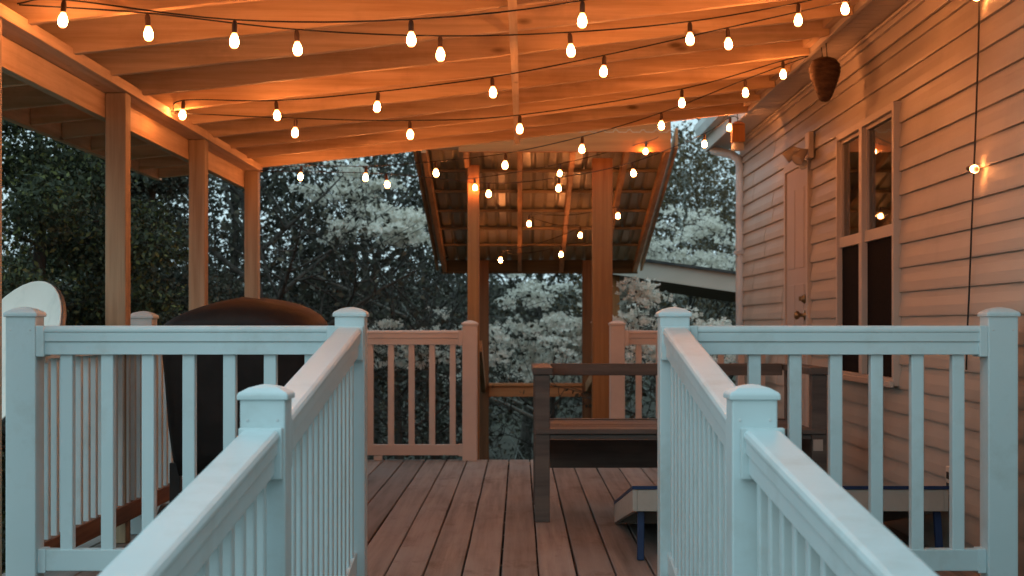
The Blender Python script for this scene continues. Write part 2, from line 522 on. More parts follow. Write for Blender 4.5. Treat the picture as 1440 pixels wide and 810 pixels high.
rampo = thing('wooden_ramp', 'sloping board ramp leading up between two white railings to the deck', 'ramp', (0, 2.2, -.6))
b = MB()
yy = Y0-.005
while yy > -1.0:
    ya = yy-.138
    b.add([(-.50,ya,ramp_z(ya)-.028),(.46,ya,ramp_z(ya)-.028),(.46,yy,ramp_z(yy)-.028),(-.50,yy,ramp_z(yy)-.028),
           (-.50,ya,ramp_z(ya)),(.46,ya,ramp_z(ya)),(.46,yy,ramp_z(yy)),(-.50,yy,ramp_z(yy))],
          [(3,2,1,0),(4,5,6,7),(0,1,5,4),(1,2,6,5),(2,3,7,6),(3,0,4,7)])
    yy -= .146
b.build('ramp_boards', M['deck'], rampo)
for x in (-.53, .485):
    q = MB(); q.prism([(-.019,-.22),(.019,-.22),(.019,-.002),(-.019,-.002)], (x,-1.0,ramp_z(-1.0)), (x,Y0-.01,ramp_z(Y0-.01)))
    q.build('side_board', M['pine_y'], rampo)

# ---------------------------------------------------------------- vinyl railings
RAIL = [(-.034,0),(.034,0),(.041,-.005),(.0445,-.013),(.0445,-.021),(.041,-.024),(.0405,-.054),(.034,-.057),(.034,-.100),(-.034,-.100),(-.034,-.057),(-.0405,-.054),(-.041,-.024),(-.0445,-.021),(-.0445,-.013),(-.041,-.005)]
BOTTOM = [(-.026,0),(.026,0),(.026,-.074),(-.026,-.074)]
HW = .0515

def vinyl_post(parent, x, y, z0, ztop, m, bead=True):
    p = MB().box(x-HW, x+HW, y-HW, y+HW, z0, ztop-.030).build('post', m, parent, bevel=.004)
    c = MB()
    o = HW+.0065
    zb = ztop-.030
    rings = [(o, zb-.004), (o, zb+.008), (o-.004, zb+.013), (o*.62, zb+.023), (o*.30, zb+.028), (.006, zb+.030)]
    vs, fs = [], []
    for (r, z) in rings:
        vs += [(x-r,y-r,z),(x+r,y-r,z),(x+r,y+r,z),(x-r,y+r,z)]
    for i in range(len(rings)-1):
        for k in range(4):
            k2 = (k+1) % 4
            fs.append((i*4+k, i*4+k2, (i+1)*4+k2, (i+1)*4+k))
    fs.append((3,2,1,0)); q = (len(rings)-1)*4; fs.append((q,q+1,q+2,q+3))
    c.add(vs, fs)
    c.build('cap', m, p, bevel=.003)
    for dx_ in (-.034, .034):
        MB().lathe([(.0034,0),(.0034,.0012),(.002,.0018)], 8, (x+dx_, y-HW, ztop-.080), (0,-1,0)).build('screw', M['gutter'], p)
    return p

def bracket(parent, rail, x, y, z, axis, m, h=.108, w=.106):
    """collar that holds a rail's end on its post, with two screw heads"""
    g = MB()
    if axis == 'X': g.box(x-.014, x+.014, y-w/2, y+w/2, z-h, z+.004)
    else: g.box(x-w/2, x+w/2, y-.014, y+.014, z-h, z+.004)
    g.build('bracket', m, rail, bevel=.003)

def run_x(th, xa, xb, y, ztop, zb_top, m, first, pitch, mb=None, wbal=.0215, brackets=True):
    """level railing between two posts' faces, along X"""
    r = MB().prism(RAIL, (xa, y, ztop), (xb, y, ztop), 'X').build('top_rail', m, th, bevel=.002)
    rb = MB().prism(BOTTOM, (xa, y, zb_top), (xb, y, zb_top), 'X').build('bottom_rail', mb or m, th, bevel=.003)
    if brackets:
        for x in (xa+.014, xb-.014):
            bracket(th, r, x, y, ztop-.004, 'X', m, h=.103, w=.098)
            bracket(th, rb, x, y, zb_top-.001, 'X', m, h=.080, w=.062)
    za, zc = zb_top-.003, ztop-.097
    proto = None
    x = first
    while x < xb-.03:
        if x > xa+.03:
            if proto is None:
                proto = MB().box(x-wbal, x+wbal, y-wbal, y+wbal, za, zc).build('baluster', m, th, bevel=.004)
            else:
                copy_at(proto, th, (x, y, (za+zc)/2))
        x += pitch
    return r

def run_y(th, x, ya, yb, top, bot, m, pitch, mb=None, wbal=.019, x_near=None):
    """railing along Y; top(y), bot(y) give the rail tops, straight slopes"""
    xn = x if x_near is None else x_near
    xf = lambda y: xn+(x-xn)*(y-ya)/(yb-ya)
    r = MB().prism(RAIL, (xn, ya, top(ya)), (x, yb, top(yb)), 'Y').build('top_rail', m, th, bevel=.002)
    rb = MB().prism(BOTTOM, (xn, ya, bot(ya)), (x, yb, bot(yb)), 'Y').build('bottom_rail', mb or m, th, bevel=.003)
    for y in (ya+.014, yb-.014):
        bracket(th, r, xf(y), y, top(y)-.002, 'Y', m, h=.112, w=.098)
    proto = None
    n = max(1, int(round((yb-ya)/pitch)))
    for i in range(n):
        y = ya + (i+.5)*(yb-ya)/n
        za, zc = bot(y)-.012, top(y)-.092
        if proto is None:
            proto = MB().box(xf(y)-wbal, xf(y)+wbal, y-wbal, y+wbal, za, zc).build('baluster', m, th, bevel=.004)
            h0 = zc-za
        else:
            copy_at(proto, th, (xf(y), y, (za+zc)/2))
    return r

YF = Y0+HW
XA, XB, XC, XD = px(28.5,Y0), -.582, .535, px(1411,Y0)
ZT = pz(457.9, Y0); ZBT = pz(774.5, Y0)
ZCAP = pz(431.5, Y0)
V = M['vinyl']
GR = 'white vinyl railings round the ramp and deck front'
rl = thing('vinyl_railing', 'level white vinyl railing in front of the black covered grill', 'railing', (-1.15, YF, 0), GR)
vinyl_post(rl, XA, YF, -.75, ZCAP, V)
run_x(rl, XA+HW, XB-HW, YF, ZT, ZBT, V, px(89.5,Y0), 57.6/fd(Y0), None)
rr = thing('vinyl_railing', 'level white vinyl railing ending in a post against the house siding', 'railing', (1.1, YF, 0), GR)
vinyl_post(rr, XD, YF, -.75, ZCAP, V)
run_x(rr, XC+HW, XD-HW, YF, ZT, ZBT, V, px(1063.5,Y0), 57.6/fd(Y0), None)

def rail_top(y): return EYE-.005 - RS*(Y0-y)
def rail_bot(y): return rail_top(y) - .775
YM = 3.548+HW
YE = 1.70
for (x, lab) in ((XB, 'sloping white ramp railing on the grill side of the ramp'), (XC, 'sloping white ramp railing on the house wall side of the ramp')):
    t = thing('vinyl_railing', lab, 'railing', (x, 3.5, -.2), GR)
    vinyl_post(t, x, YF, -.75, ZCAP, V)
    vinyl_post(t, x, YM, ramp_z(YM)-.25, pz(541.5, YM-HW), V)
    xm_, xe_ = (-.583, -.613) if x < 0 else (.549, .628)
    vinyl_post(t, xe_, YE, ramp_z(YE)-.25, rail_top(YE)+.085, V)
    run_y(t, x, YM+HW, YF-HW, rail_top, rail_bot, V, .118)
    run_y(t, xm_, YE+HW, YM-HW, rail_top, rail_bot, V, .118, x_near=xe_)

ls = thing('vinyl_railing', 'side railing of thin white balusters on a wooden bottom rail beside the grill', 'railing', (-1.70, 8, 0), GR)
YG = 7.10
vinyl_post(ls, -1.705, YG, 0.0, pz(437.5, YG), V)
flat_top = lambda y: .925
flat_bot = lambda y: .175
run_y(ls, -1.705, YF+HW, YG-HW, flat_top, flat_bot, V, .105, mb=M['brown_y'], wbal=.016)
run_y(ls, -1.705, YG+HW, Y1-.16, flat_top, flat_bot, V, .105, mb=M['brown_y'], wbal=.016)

YB = Y1-.06
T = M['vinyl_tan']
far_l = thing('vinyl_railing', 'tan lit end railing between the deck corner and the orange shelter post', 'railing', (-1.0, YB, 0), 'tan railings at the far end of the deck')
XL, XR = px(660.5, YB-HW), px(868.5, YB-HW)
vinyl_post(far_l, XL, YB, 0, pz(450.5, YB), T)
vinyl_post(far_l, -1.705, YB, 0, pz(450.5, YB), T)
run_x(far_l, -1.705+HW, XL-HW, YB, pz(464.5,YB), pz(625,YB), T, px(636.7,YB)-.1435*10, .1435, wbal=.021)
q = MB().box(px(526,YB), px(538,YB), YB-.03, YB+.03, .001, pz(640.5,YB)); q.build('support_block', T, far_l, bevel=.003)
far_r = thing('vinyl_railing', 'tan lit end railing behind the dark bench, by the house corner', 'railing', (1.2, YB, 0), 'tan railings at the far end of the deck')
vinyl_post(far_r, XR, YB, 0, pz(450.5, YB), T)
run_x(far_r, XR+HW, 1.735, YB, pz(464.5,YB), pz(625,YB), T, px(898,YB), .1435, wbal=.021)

# ---------------------------------------------------------------- house
WX = 1.755         # outermost line of the siding
HY0, HY1 = -1.0, px(1045, 1)**-1*1.77 if False else 1.77*FPX/(1045-VX)
HZ0, HZ1 = -.80, EYE+1.43
house = thing('house', 'house wall of beige horizontal vinyl siding with soffit and corner downspout', 'house', (1.9, 7, -.8))
win = dict(y0=7.24, y1=8.54, z0=pz(543,7.25), z1=EYE+1.035)
dor = dict(y0=9.44, y1=10.27, z0=0.0, z1=EYE+1.03)
holes = [win, dor]
EXPO = .1115
b = MB()
rng = random.Random(11)
z = HZ0; row = 0
seamY = None
while z < HZ1-.005:
    z1 = min(z+EXPO, HZ1)
    if row % 2 == 0: seams = sorted([rng.uniform(2.3, 4.5), rng.uniform(5.6, 7.1), rng.uniform(10.4, 12)])
    cuts = [(HY0, HY1)]
    for h in holes:
        if z1 > h['z0']+.005 and z < h['z1']-.005:
            new = []
            for (a, c) in cuts:
                if h['y0'] > a and h['y1'] < c: new += [(a, h['y0']+.02), (h['y1']-.02, c)]
                else: new.append((a, c))
            cuts = new
    for (a, c) in cuts:
        ed = [a]+[s for s in seams if a+.1 < s < c-.1]+[c]
        for i in range(len(ed)-1):
            t = .0022*(i % 2)
            # one course: lap at the bottom stands proud, gentle hollow above
            h = z1-z
            prof = [(WX+.020, 0), (WX-t, .0012), (WX-t-.0006, .010), (WX+.002-t, .045*h/EXPO), (WX+.0095-t, .082*h/EXPO), (WX+.0125-t, h), (WX+.020, h)]
            vs = [(u, ed[i], z+v) for (u, v) in prof] + [(u, ed[i+1], z+v) for (u, v) in prof]
            n = len(prof)
            fs = [tuple(range(n-1,-1,-1)), tuple(range(n, 2*n))]
            for k in range(n):
                k2 = (k+1) % n
                fs.append((k, k2, n+k2, n+k))
            b.add(vs, fs)
    z = z1; row += 1
b.build('siding', M['siding'], house)
b = MB()           # wall behind the siding with its openings
x0, x1 = WX+.022, WX+.13
ys = [HY0, win['y0'], win['y1'], dor['y0'], dor['y1'], HY1-.002]
b.box(x0,x1,ys[0],ys[1],HZ0,HZ1); b.box(x0,x1,ys[1],ys[2],HZ0,win['z0']); b.box(x0,x1,ys[1],ys[2],win['z1'],HZ1)
b.box(x0,x1,ys[2],ys[3],HZ0,HZ1); b.box(x0,x1,ys[3],ys[4],HZ0,dor['z0']); b.box(x0,x1,ys[3],ys[4],dor['z1'],HZ1)
b.box(x0,x1,ys[4],ys[5],HZ0,HZ1)
b.box(x1+.002,7,HY1-.12,HY1-.002,HZ0,HZ1)
b.build('wall', M['siding'], house)
b = MB(); b.box(x1+.9,x1+.95,win['y0']-1.2,dor['y1']+1.2,-.05,2.3); b.box(x1+.002,x1+.9,win['y0']-1.2,win['y0']-1.15,-.05,2.3); b.box(x1+.002,x1+.9,dor['y1']+1.15,dor['y1']+1.2,-.05,2.3)
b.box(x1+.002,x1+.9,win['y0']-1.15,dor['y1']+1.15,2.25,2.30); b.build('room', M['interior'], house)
b = MB(); b.box(WX-.012, WX+.06, HY1-.055, HY1+.012, HZ0, HZ1-.004); b.build('corner_trim', M['trim'], house, bevel=.003)
b = MB()
b.box(WX-.016, WX-.002, HY0, HY1-.06, HZ1-.115, HZ1-.004); b.box(WX-.034, WX-.0165, HY0, HY1-.06, HZ1-.045, HZ1-.006)
b.box(WX-.05, WX-.0345, HY0, HY1-.06, HZ1-.022, HZ1-.008)
b.build('frieze_trim', M['trim'], house, bevel=.002)
b = MB()           # vented soffit: narrow boards across the overhang
EX = 1.515
y = HY0
while y < HY1+.3:
    b.box(EX+.012, WX+.01, y, y+.096, HZ1, HZ1+.010)
    b.box(EX+.012, WX+.01, y+.096, y+.104, HZ1+.004, HZ1+.012)
    y += .104
b.build('soffit', M['trim'], house)
b = MB(); b.box(EX-.012, EX+.010, HY0, HY1+.32, HZ1-.03, HZ1+.20); b.build('fascia', M['trim'], house, bevel=.002)
b = MB(); b.add([(EX-.06,HY0-.3,HZ1+.205),(EX-.06,HY1+.36,HZ1+.205),(7,HY1+.36,HZ1+2.6),(7,HY0-.3,HZ1+2.6),
                 (EX-.06,HY0-.3,HZ1+.24),(EX-.06,HY1+.36,HZ1+.24),(7,HY1+.36,HZ1+2.64),(7,HY0-.3,HZ1+2.64)],
                [(0,1,2,3),(7,6,5,4),(0,4,5,1),(1,5,6,2),(2,6,7,3),(3,7,4,0)])
b.build('roof', M['shingle'], house)
# downspout from the eave gutter to the corner
ds = MB()
dx, dy = px(1041,12.3), 12.30
pts = [(EX+.02,HY1+.16,HZ1+.12),(EX+.02,HY1+.16,HZ1+.02),(EX+.035,HY1+.14,HZ1-.035),(dx-.06,dy+.05,HZ1-.085),(dx-.012,dy+.01,HZ1-.125),(dx,dy,HZ1-.20),(dx,dy,-.75)]
ds.tube(pts, [.036]*7, n=8)
ds.build('downspout', M['gutter'], house, smooth=True)
b = MB()
for zz in (1.5, .2): b.box(dx-.045,dx+.03,dy-.045,dy+.045,zz,zz+.03)
b.build('downspout_strap', M['gutter'], house)
b = MB(); b.prism([(-.06,.0),(-.075,.06),(-.075,.11),(.0,.11),(.0,.0)], (EX-.014,HY1-1.2,HZ1+.08), (EX-.014,HY1+.34,HZ1+.08)); b.build('gutter', M['gutter'], house)

# door
dr = MB().box(WX-.006, WX+.052, dor['y0']+.045, dor['y1']-.045, .015, dor['z1']-.045).build('door', M['door'], house, bevel=.003)
b = MB(); t = .05
b.box(WX-.018,WX+.03,dor['y0']-.012,dor['y0']+.043,.0,dor['z1']+.012); b.box(WX-.018,WX+.03,dor['y1']-.043,dor['y1']+.012,.0,dor['z1']+.012)
b.box(WX-.0175,WX+.03,dor['y0']+.0435,dor['y1']-.0435,dor['z1']-.043,dor['z1']+.0115)
b.build('frame', M['trim'], dr, bevel=.003)
b = MB()
for (ya, yb2) in ((.12,.36),(.44,.68)):
    for (za, zc) in ((.22,.62),(.74,1.20),(1.30,1.80)):
        b.box(WX-.0095,WX-.0055,dor['y0']+.045+ya-.01,dor['y0']+.045+yb2-.0,za,zc)
b.build('door_panels', M['door'], dr, bevel=.004)
b = MB(); ky = dor['y0']+.13; kz = pz(443,9.55)
b.lathe([(.032,0),(.032,.006),(.012,.012),(.012,.03),(.026,.042),(.028,.055),(.018,.066),(.004,.068)], 14, (WX-.006,ky,kz), (-1,0,0))
b.build('knob', M['brass'], dr, smooth=True)
b = MB(); b.lathe([(.030,0),(.030,.008),(.024,.014),(.02,.022),(.003,.023)], 14, (WX-.006,ky,pz(420,9.55)), (-1,0,0))
b.box(WX-.045,WX-.027,ky-.004,ky+.004,pz(420,9.55)-.014,pz(420,9.55)+.014); b.build('deadbolt', M['brass'], dr)

# double window
ym = 7.935
wf = MB()
wo = (WX-.026, WX+.07)
f = .036
wf.box(*wo, win['y0']-.012, win['y0']+f-.012, win['z0'], win['z1']); wf.box(*wo, win['y1']-f+.012, win['y1']+.012, win['z0'], win['z1'])
wf.box(*wo, ym-.034, ym+.034, win['z0']+f, win['z1']-f)
wf.box(wo[0]+.001, wo[1], win['y0']+f-.012, win['y1']-f+.012, win['z1']-f, win['z1']-.001)
wf.box(wo[0]+.001, wo[1], win['y0']+f-.012, win['y1']-f+.012, win['z0']+.001, win['z0']+f)
wfo = wf.build('window', M['trim'], house, bevel=.003)
b = MB(); b.box(WX-.045, WX-.0265, win['y0']-.02, win['y1']+.02, win['z0']-.006, win['z0']+.022); b.build('sill', M['trim'], wfo, bevel=.003)
zm = pz(319, 7.55)
for (ya, yb2) in ((win['y0']+f-.012, ym-.034), (ym+.034, win['y1']-f+.012)):
    s = MB()
    e = .018
    za, zc = zm-.02, win['z1']-f
    s.box(WX-.004,WX+.03,ya,ya+e,za,zc); s.box(WX-.004,WX+.03,yb2-e,yb2,za,zc); s.box(WX-.003,WX+.03,ya+e,yb2-e,zc-e,zc); s.box(WX-.012,WX+.03,ya+.002,yb2-.002,za-.035,za+.02)
    so = s.build('sash', M['trim'], wfo)
    g = MB().box(WX+.010, WX+.014, ya+e, yb2-e, za+.02, zc-e).build('pane', M['glass'], wfo)
    d = MB().box(WX+.004, WX+.007, ya+.002, yb2-.002, win['z0']+f, za-.036).build('screen', M['screen'], wfo)
    c = MB(); n = 26; vs = []; 
    for i in range(n+1):
        yy = ya + (yb2-ya)*i/n; xx = WX+.115+.014*math.sin(i*1.9)+.006*math.sin(i*4.1)
        vs += [(xx,yy,za-.6),(xx,yy,zc+.06)]
    c.add(vs, [(2*i,2*i+2,2*i+3,2*i+1) for i in range(n)])
    c.build('curtain', M['curtain'], wfo)

# outlet on the siding
oy = 1.755*FPX/(1337-VX); oz = pz(676, oy)
ol = MB().box(WX-.012, WX+.004, oy-.036, oy+.036, oz-.058, oz+.058).build('outlet', M['outlet'], house, bevel=.004)
b = MB()
for dz in (-.022,.022): b.box(WX-.0145, WX-.0125, oy-.016, oy+.016, oz+dz-.014, oz+dz+.014)
b.build('sockets', M['black_metal'], ol)

# ---------------------------------------------------------------- porch roof
porch = thing('porch_roof', 'open wooden porch roof of pine rafters on four square posts over the deck', 'porch roof', (-1.7, 7.5, 0))
def rz(x): return EYE + 1.035 + .112*(x+1.7)
rys = [10.26-.54*k for k in range(11)]
rng = random.Random(3)
for i, y in enumerate(rys):
    p = MB(); xa, xb = -2.36, 1.498
    yy = y+rng.uniform(-.012,.012); dz = rng.uniform(-.006,.006)
    vs = []
    ns = 10
    for k in range(ns+1):      # slightly bowed boards
        x = xa+(xb-xa)*k/ns; bow = .010*math.sin(math.pi*k/ns)*rng.uniform(.5,1.2)
        for (dy, dz2) in ((-.019,0),(.019,0),(.019,.184),(-.019,.184)):
            vs.append((x, yy+dy+rng.uniform(-.001,.001), rz(x)+dz2+dz-(bow if dz2 == 0 else 0)))
    fs = [(3,2,1,0), tuple(ns*4+q for q in range(4))]
    for k in range(ns):
        for q in range(4):
            q2 = (q+1) % 4; fs.append((k*4+q, k*4+q2, (k+1)*4+q2, (k+1)*4+q))
    p.add(vs, fs); p.build('rafter', M['pine_x'], porch, bevel=.003)
b = MB()
RYN, RYF = 4.75, 10.36
y = RYN
b.add([(-2.42,RYN,rz(-2.42)+.196),(1.49,RYN,rz(1.49)+.196),(1.49,RYF,rz(1.49)+.196),(-2.42,RYF,rz(-2.42)+.196),
       (-2.42,RYN,rz(-2.42)+.215),(1.49,RYN,rz(1.49)+.215),(1.49,RYF,rz(1.49)+.215),(-2.42,RYF,rz(-2.42)+.215)],
      [(3,2,1,0),(4,5,6,7),(0,1,5,4),(1,2,6,5),(2,3,7,6),(3,0,4,7)])
b.build('roof_sheet', M['ply'], porch)
b = MB(); b.box(-2.40,-2.362,RYN+.02,RYF-.02,rz(-2.36)-.005,rz(-2.36)+.186); b.build('eave_board', M['pine_y'], porch)
PX = -1.70
pys = [FPX*1.7/(VX+9.6), FPX*1.7/(VX-176.7), FPX*1.7/(VX-288.3), FPX*1.7/(VX-362.7)]
zp = EYE+1.005
for i, y in enumerate(pys):
    MB().box(PX-.089, PX, y, y+.089, ground_z(PX,y)-.1 if False else 0.001, zp).build('post', M['pine_z'], porch, bevel=.004)
b = MB(); b.box(PX-.13, PX+.012, 4.80, RYF-.06, zp+.001, zp+.045); b.build('top_plate', M['pine_y'], porch, bevel=.003)
b = MB(); b.box(PX-.132, PX-.0905, 4.80, RYF-.06, EYE+.895, zp-.001); b.build('outer_beam', M['pine_y'], porch, bevel=.003)
b = MB(); b.prism([(-.017,-.020),(.017,-.020),(.017,-.0035),(-.017,-.0035)], (-.028,4.8,rz(-.03)-.012), (-.012,10.30,rz(-.03)-.012))
b.build('strap_board', M['pine_y'], porch, bevel=.002)
b = MB(); b.box(EX-.052, EX-.013, 4.8, RYF, HZ1+.0, HZ1+.18); 
b.build('ledger_board', M['pine_y'], porch)

# ---------------------------------------------------------------- stair shelter beyond the deck
sh = thing('stair_shelter', 'low sloping sheet metal roof on orange timber posts covering steps beyond the deck', 'shelter', (.15, 12.5, -1))
SY0, SY1 = 11.58, 14.86
def sz(y): return EYE+1.274-.236*(y-SY0)          # underside of the rafters
SX0, SX1 = -.737, 1.13
for (x0, x1, y, h) in ((px(657.5,11.9), px(674,11.9), 11.9, 0), (px(833,11.75), px(861.5,11.75), 11.75, 0)):
    w = x1-x0
    MB().box(x0, x1, y, y+.10, ground_z(x0,y)-.2, sz(y)+.02).build('post', M['cedar_z'], sh, bevel=.004)
for x in (-.335, .645):
    MB().box(x-.05, x+.05, 14.72, 14.82, ground_z(x,14.7)-.2, sz(14.77)+.09).build('post', M['dark_cedar_z'], sh, bevel=.004)
for x in (SX0+.03, px(655,11.6), px(731,11.6), px(806,11.6), px(882,11.6), SX1-.03):
    MB().prism([(-.019,0),(.019,0),(.019,.088),(-.019,.088)], (x,SY0,sz(SY0)), (x+.0,SY1,sz(SY1))).build('rafter', M['cedar_y'], sh, bevel=.002)
for k in range(6):
    y = SY0+.22+k*(SY1-SY0-.75)/5
    MB().box(SX0-.005, SX1+.0, y-.032, y+.032, sz(y)+.098, sz(y)+.119).build('purlin', M['grey_batten'], sh)
b = MB(); vs = []; n = 0
xs = []
x = SX0-.03
while x < SX1-.03:
    xs += [(x,0),(x+.055,0),(x+.07,.018),(x+.085,.018)]; x += .10
for (xx, dz) in xs:
    vs += [(xx,SY0-.08,sz(SY0-.08)+.126+dz),(xx,SY1+.08,sz(SY1+.08)+.126+dz)]
b.add(vs, [(2*i,2*i+2,2*i+3,2*i+1) for i in range(len(xs)-1)])
# solid thickness
o = b.build('roof_sheet', M['sheet_metal'], sh); sd = o.modifiers.new('thickness','SOLIDIFY'); sd.thickness = .003
b = MB(); b.box(px(645,11.5), px(943.5,11.5), 11.50, 11.545, pz(213.5,11.5), pz(165,11.5)); b.build('header_board', M['cedar_board'], sh, bevel=.003)
for x in (SX0-.018, SX1+.012):
    MB().prism([(-.011,.03),(.011,.03),(.011,.175),(-.011,.175)], (x-.024 if x < 0 else x+.022,SY0-.02,sz(SY0-.02)), (x-.024 if x < 0 else x+.022,SY1+.06,sz(SY1+.06))).build('edge_board', M['cedar_y'], sh, bevel=.002)

b = MB(); b.box(SX0-.005, SX1-.005, SY1+.003, SY1+.025, sz(SY1)-.012, sz(SY1)+.118); b.build('end_board', M['unlit_board'], sh)
b = MB(); b.box(-.284, .594, 14.74, 14.78, pz(558,14.74), pz(543,14.74)); b.build('cross_rail', M['cedar_x'], sh, bevel=.003)
b = MB(); b.box(-.284, .594, 14.72, 14.81, pz(543,14.74)+.001, pz(540.5,14.74)+.012); b.build('rail_cap', M['cedar_x'], sh, bevel=.002)
for x in (-.335, .645):
    b = MB(); b.bar((x+(.03 if x < 0 else .06),12.02,.78),(x,14.71,.36),.04,.09); b.build('side_rail', M['cedar_y'], sh)
b = MB(); b.bar((px(845,11.9)-.0,12.3,pz(590,12.3)),(px(866,11.9),12.3,pz(500,12.3)),.05,.05); b.build('brace', M['cedar_z'], sh)
steps = thing('wooden_steps', 'brown wooden steps going down from the deck under the metal shelter roof', 'steps', (.15, 12, -1))
for k in range(5):
    z = -.17*(k+1); y = 11.04+.30*k
    if z < ground_z(0,y): break
    MB().box(-.28, .58, y, y+.28, z-.035, z).build('tread', M['deck'], steps, bevel=.003)
for x in (-.30, .60):
    b = MB(); b.bar((x,11.03,-.16),(x,12.6,-1.06),.036,.24); b.build('stringer', M['pine_y'], steps)

# ---------------------------------------------------------------- carport roof behind the house corner
cp = thing('shed_roof', 'pale fascia of a low outbuilding roof sloping behind the house corner', 'outbuilding', (2.2, 16.5, -1.3))
cY = 15.6
xa, za = px(858,cY), pz(361,cY); xb, zb = px(1080,cY), pz(392,cY)
sl = (zb-za)/(xb-xa); xe = xa+3.4; ze = za+sl*3.4
hh = 24*cY/FPX
b = MB(); b.add([(xa,cY,za-hh),(xe,cY,ze-hh*1.15),(xe,cY,ze),(xa,cY,za),(xa,cY+.04,za-hh),(xe,cY+.04,ze-hh*1.15),(xe,cY+.04,ze),(xa,cY+.04,za)],
                [(0,1,2,3),(7,6,5,4),(0,4,5,1),(1,5,6,2),(2,6,7,3),(3,7,4,0)])
b.build('fascia', M['trim'], cp)
b = MB(); b.add([(xa-.03,cY-.05,za+.003),(xe,cY-.05,ze+.003),(xe,cY+3,ze+.003),(xa-.03,cY+3,za+.003),(xa-.03,cY-.05,za+.03),(xe,cY-.05,ze+.03),(xe,cY+3,ze+.03),(xa-.03,cY+3,za+.03)],
                [(3,2,1,0),(4,5,6,7),(0,1,5,4),(1,2,6,5),(2,3,7,6),(3,0,4,7)])
b.build('roof_sheet', M['shingle'], cp)
b = MB(); b.add([(xa,cY+.041,za-hh),(xe,cY+.041,ze-hh*1.15),(xe,cY+3,ze-hh*1.15),(xa,cY+3,za-hh),(xa,cY+.041,za-hh+.01),(xe,cY+.041,ze-hh*1.15+.01),(xe,cY+3,ze-hh*1.15+.01),(xa,cY+3,za-hh+.01)],
                [(3,2,1,0),(4,5,6,7),(0,1,5,4),(1,2,6,5),(2,3,7,6),(3,0,4,7)])
b.build('soffit', M['drape_brown'], cp)
for (x, y) in ((xa+.06,cY+.3),(xe-.2,cY+.3),(xa+.06,cY+2.8),(xe-.2,cY+2.8)):
    MB().box(x-.05,x+.05,y-.05,y+.05,ground_z(x,y)-.2,za+sl*(x-xa)-hh).build('post', M['cedar_z'], cp)

# ---------------------------------------------------------------- string lights
def bulb_meshes():
    s = MB(); s.lathe([(.0082,-.043),(.0095,-.038),(.0095,-.016),(.0075,-.006),(.003,.0)], 10)
    g = MB(); g.lathe([(.002,-.0965),(.006,-.0955),(.0108,-.0915),(.0142,-.084),(.0156,-.076),(.0150,-.067),(.0122,-.056),(.0094,-.0485),(.0080,-.0432)], 12)
    so = s.build('socket', M['socket'], None, smooth=True, world=False)
    go = g.build('bulb', M['bulb'], None, smooth=True, world=False)
    return so, go
p_sock, p_bulb = bulb_meshes()
DROP = .072
def add_bulb(parent, pos, proto=[False], rot=None, tilt=None):
    g = p_bulb.copy(); COL.objects.link(g); g.parent = parent; g.location = np.array(pos)-wloc(parent)
    s = p_sock.copy(); COL.objects.link(s); s.parent = g
    if rot: g.rotation_euler = rot
    return g

def catmull(P, n=8):
    P = [np.array(p, float) for p in P]
    Q = [2*P[0]-P[1]]+P+[2*P[-1]-P[-2]]
    out = []
    for i in range(1, len(Q)-2):
        for k in range(n):
            t = k/n
            a, b_, c, d = Q[i-1], Q[i], Q[i+1], Q[i+2]
            out.append(.5*((2*b_)+(-a+c)*t+(2*a-5*b_+4*c-d)*t*t+(-a+3*b_-3*c+d)*t**3))
    out.append(P[-1])
    return out

rngb = random.Random(8)
def strand(A, B, bulbs, label):
    A, B = np.array(A, float), np.array(B, float)
    t = thing('string_light', label, 'string lights', tuple((A+B)/2), 'strings of warm glowing bulbs over the deck')
    P = [A]
    pts = []
    for (x, y) in bulbs:
        k = (x-VX)/FPX
        u = (k*A[1]-A[0])/((B[0]-A[0])-k*(B[1]-A[1]))
        u = min(max(u, .012), .99)
        X, Y = A[0]+u*(B[0]-A[0]), A[1]+u*(B[1]-A[1])
        z = pz(y, Y)+DROP
        pts.append((u, np.array((X, Y, z))))
    pts.sort(key=lambda q: q[0])
    for u, p in pts:
        P.append(p)
    P.append(B)
    w = MB(); w.tube(catmull(P, 6), .0030, n=5)
    w.build('wire', M['black_wire'], t, smooth=True)
    for u, p in pts:
        add_bulb(t, p, rot=(rngb.uniform(-.09,.09), rngb.uniform(-.09,.09), rngb.uniform(0,6)))
    return t
hk = lambda x, y, X: (X, X*FPX/(x-VX), pz(y, X*FPX/(x-VX)))
a1 = hk(24, 5, -1.672); a2 = hk(243, 158, -1.672); a3 = hk(366, 240, -1.672)
b2 = (1.36, 6.41, EYE+1.335); b3 = (1.49, 8.05, EYE+1.385); b4 = (1.455, 10.35, EYE+1.365)
strand(a1, (1.49,5.5,EYE+1.40), [(90,30),(330,58),(578,57),(819,30),(1065,-32)], 'string light strand nearest the viewer, with four large bulbs along the top')
strand((a1[0],a1[1]+.02,a1[2]), b2, [(207,48),(417,70),(619,78),(801,72),(970,56),(1123,29),(1197,13)], 'second nearest string light strand, rising to the soffit above the siding')
strand(a2, (b2[0],b2[1]+.02,b2[2]), [(258,162),(388,163),(532,151),(692,131),(850,101),(1023,63)], 'string light strand from the bright beam bulb up toward the house eave')
strand((a2[0],a2[1]+.02,a2[2]), b3, [(416,187),(576,190),(731,182),(959,145),(1101,105)], 'string light strand of five bulbs passing the lower end of the ceiling strap')
strand(a3, (b3[0],b3[1]+.02,b3[2]), [(424,249),(515,250),(612,244),(711,233),(819,210),(930,177),(1048,131)], 'string light strand of seven bulbs hanging below the farthest porch rafter')
strand((a3[0],a3[1]+.02,a3[2]), b4, [(543,260),(687,273),(786,265),(889,244),(991,203),(1027,180)], 'string light strand running low across to the orange hanging trap')
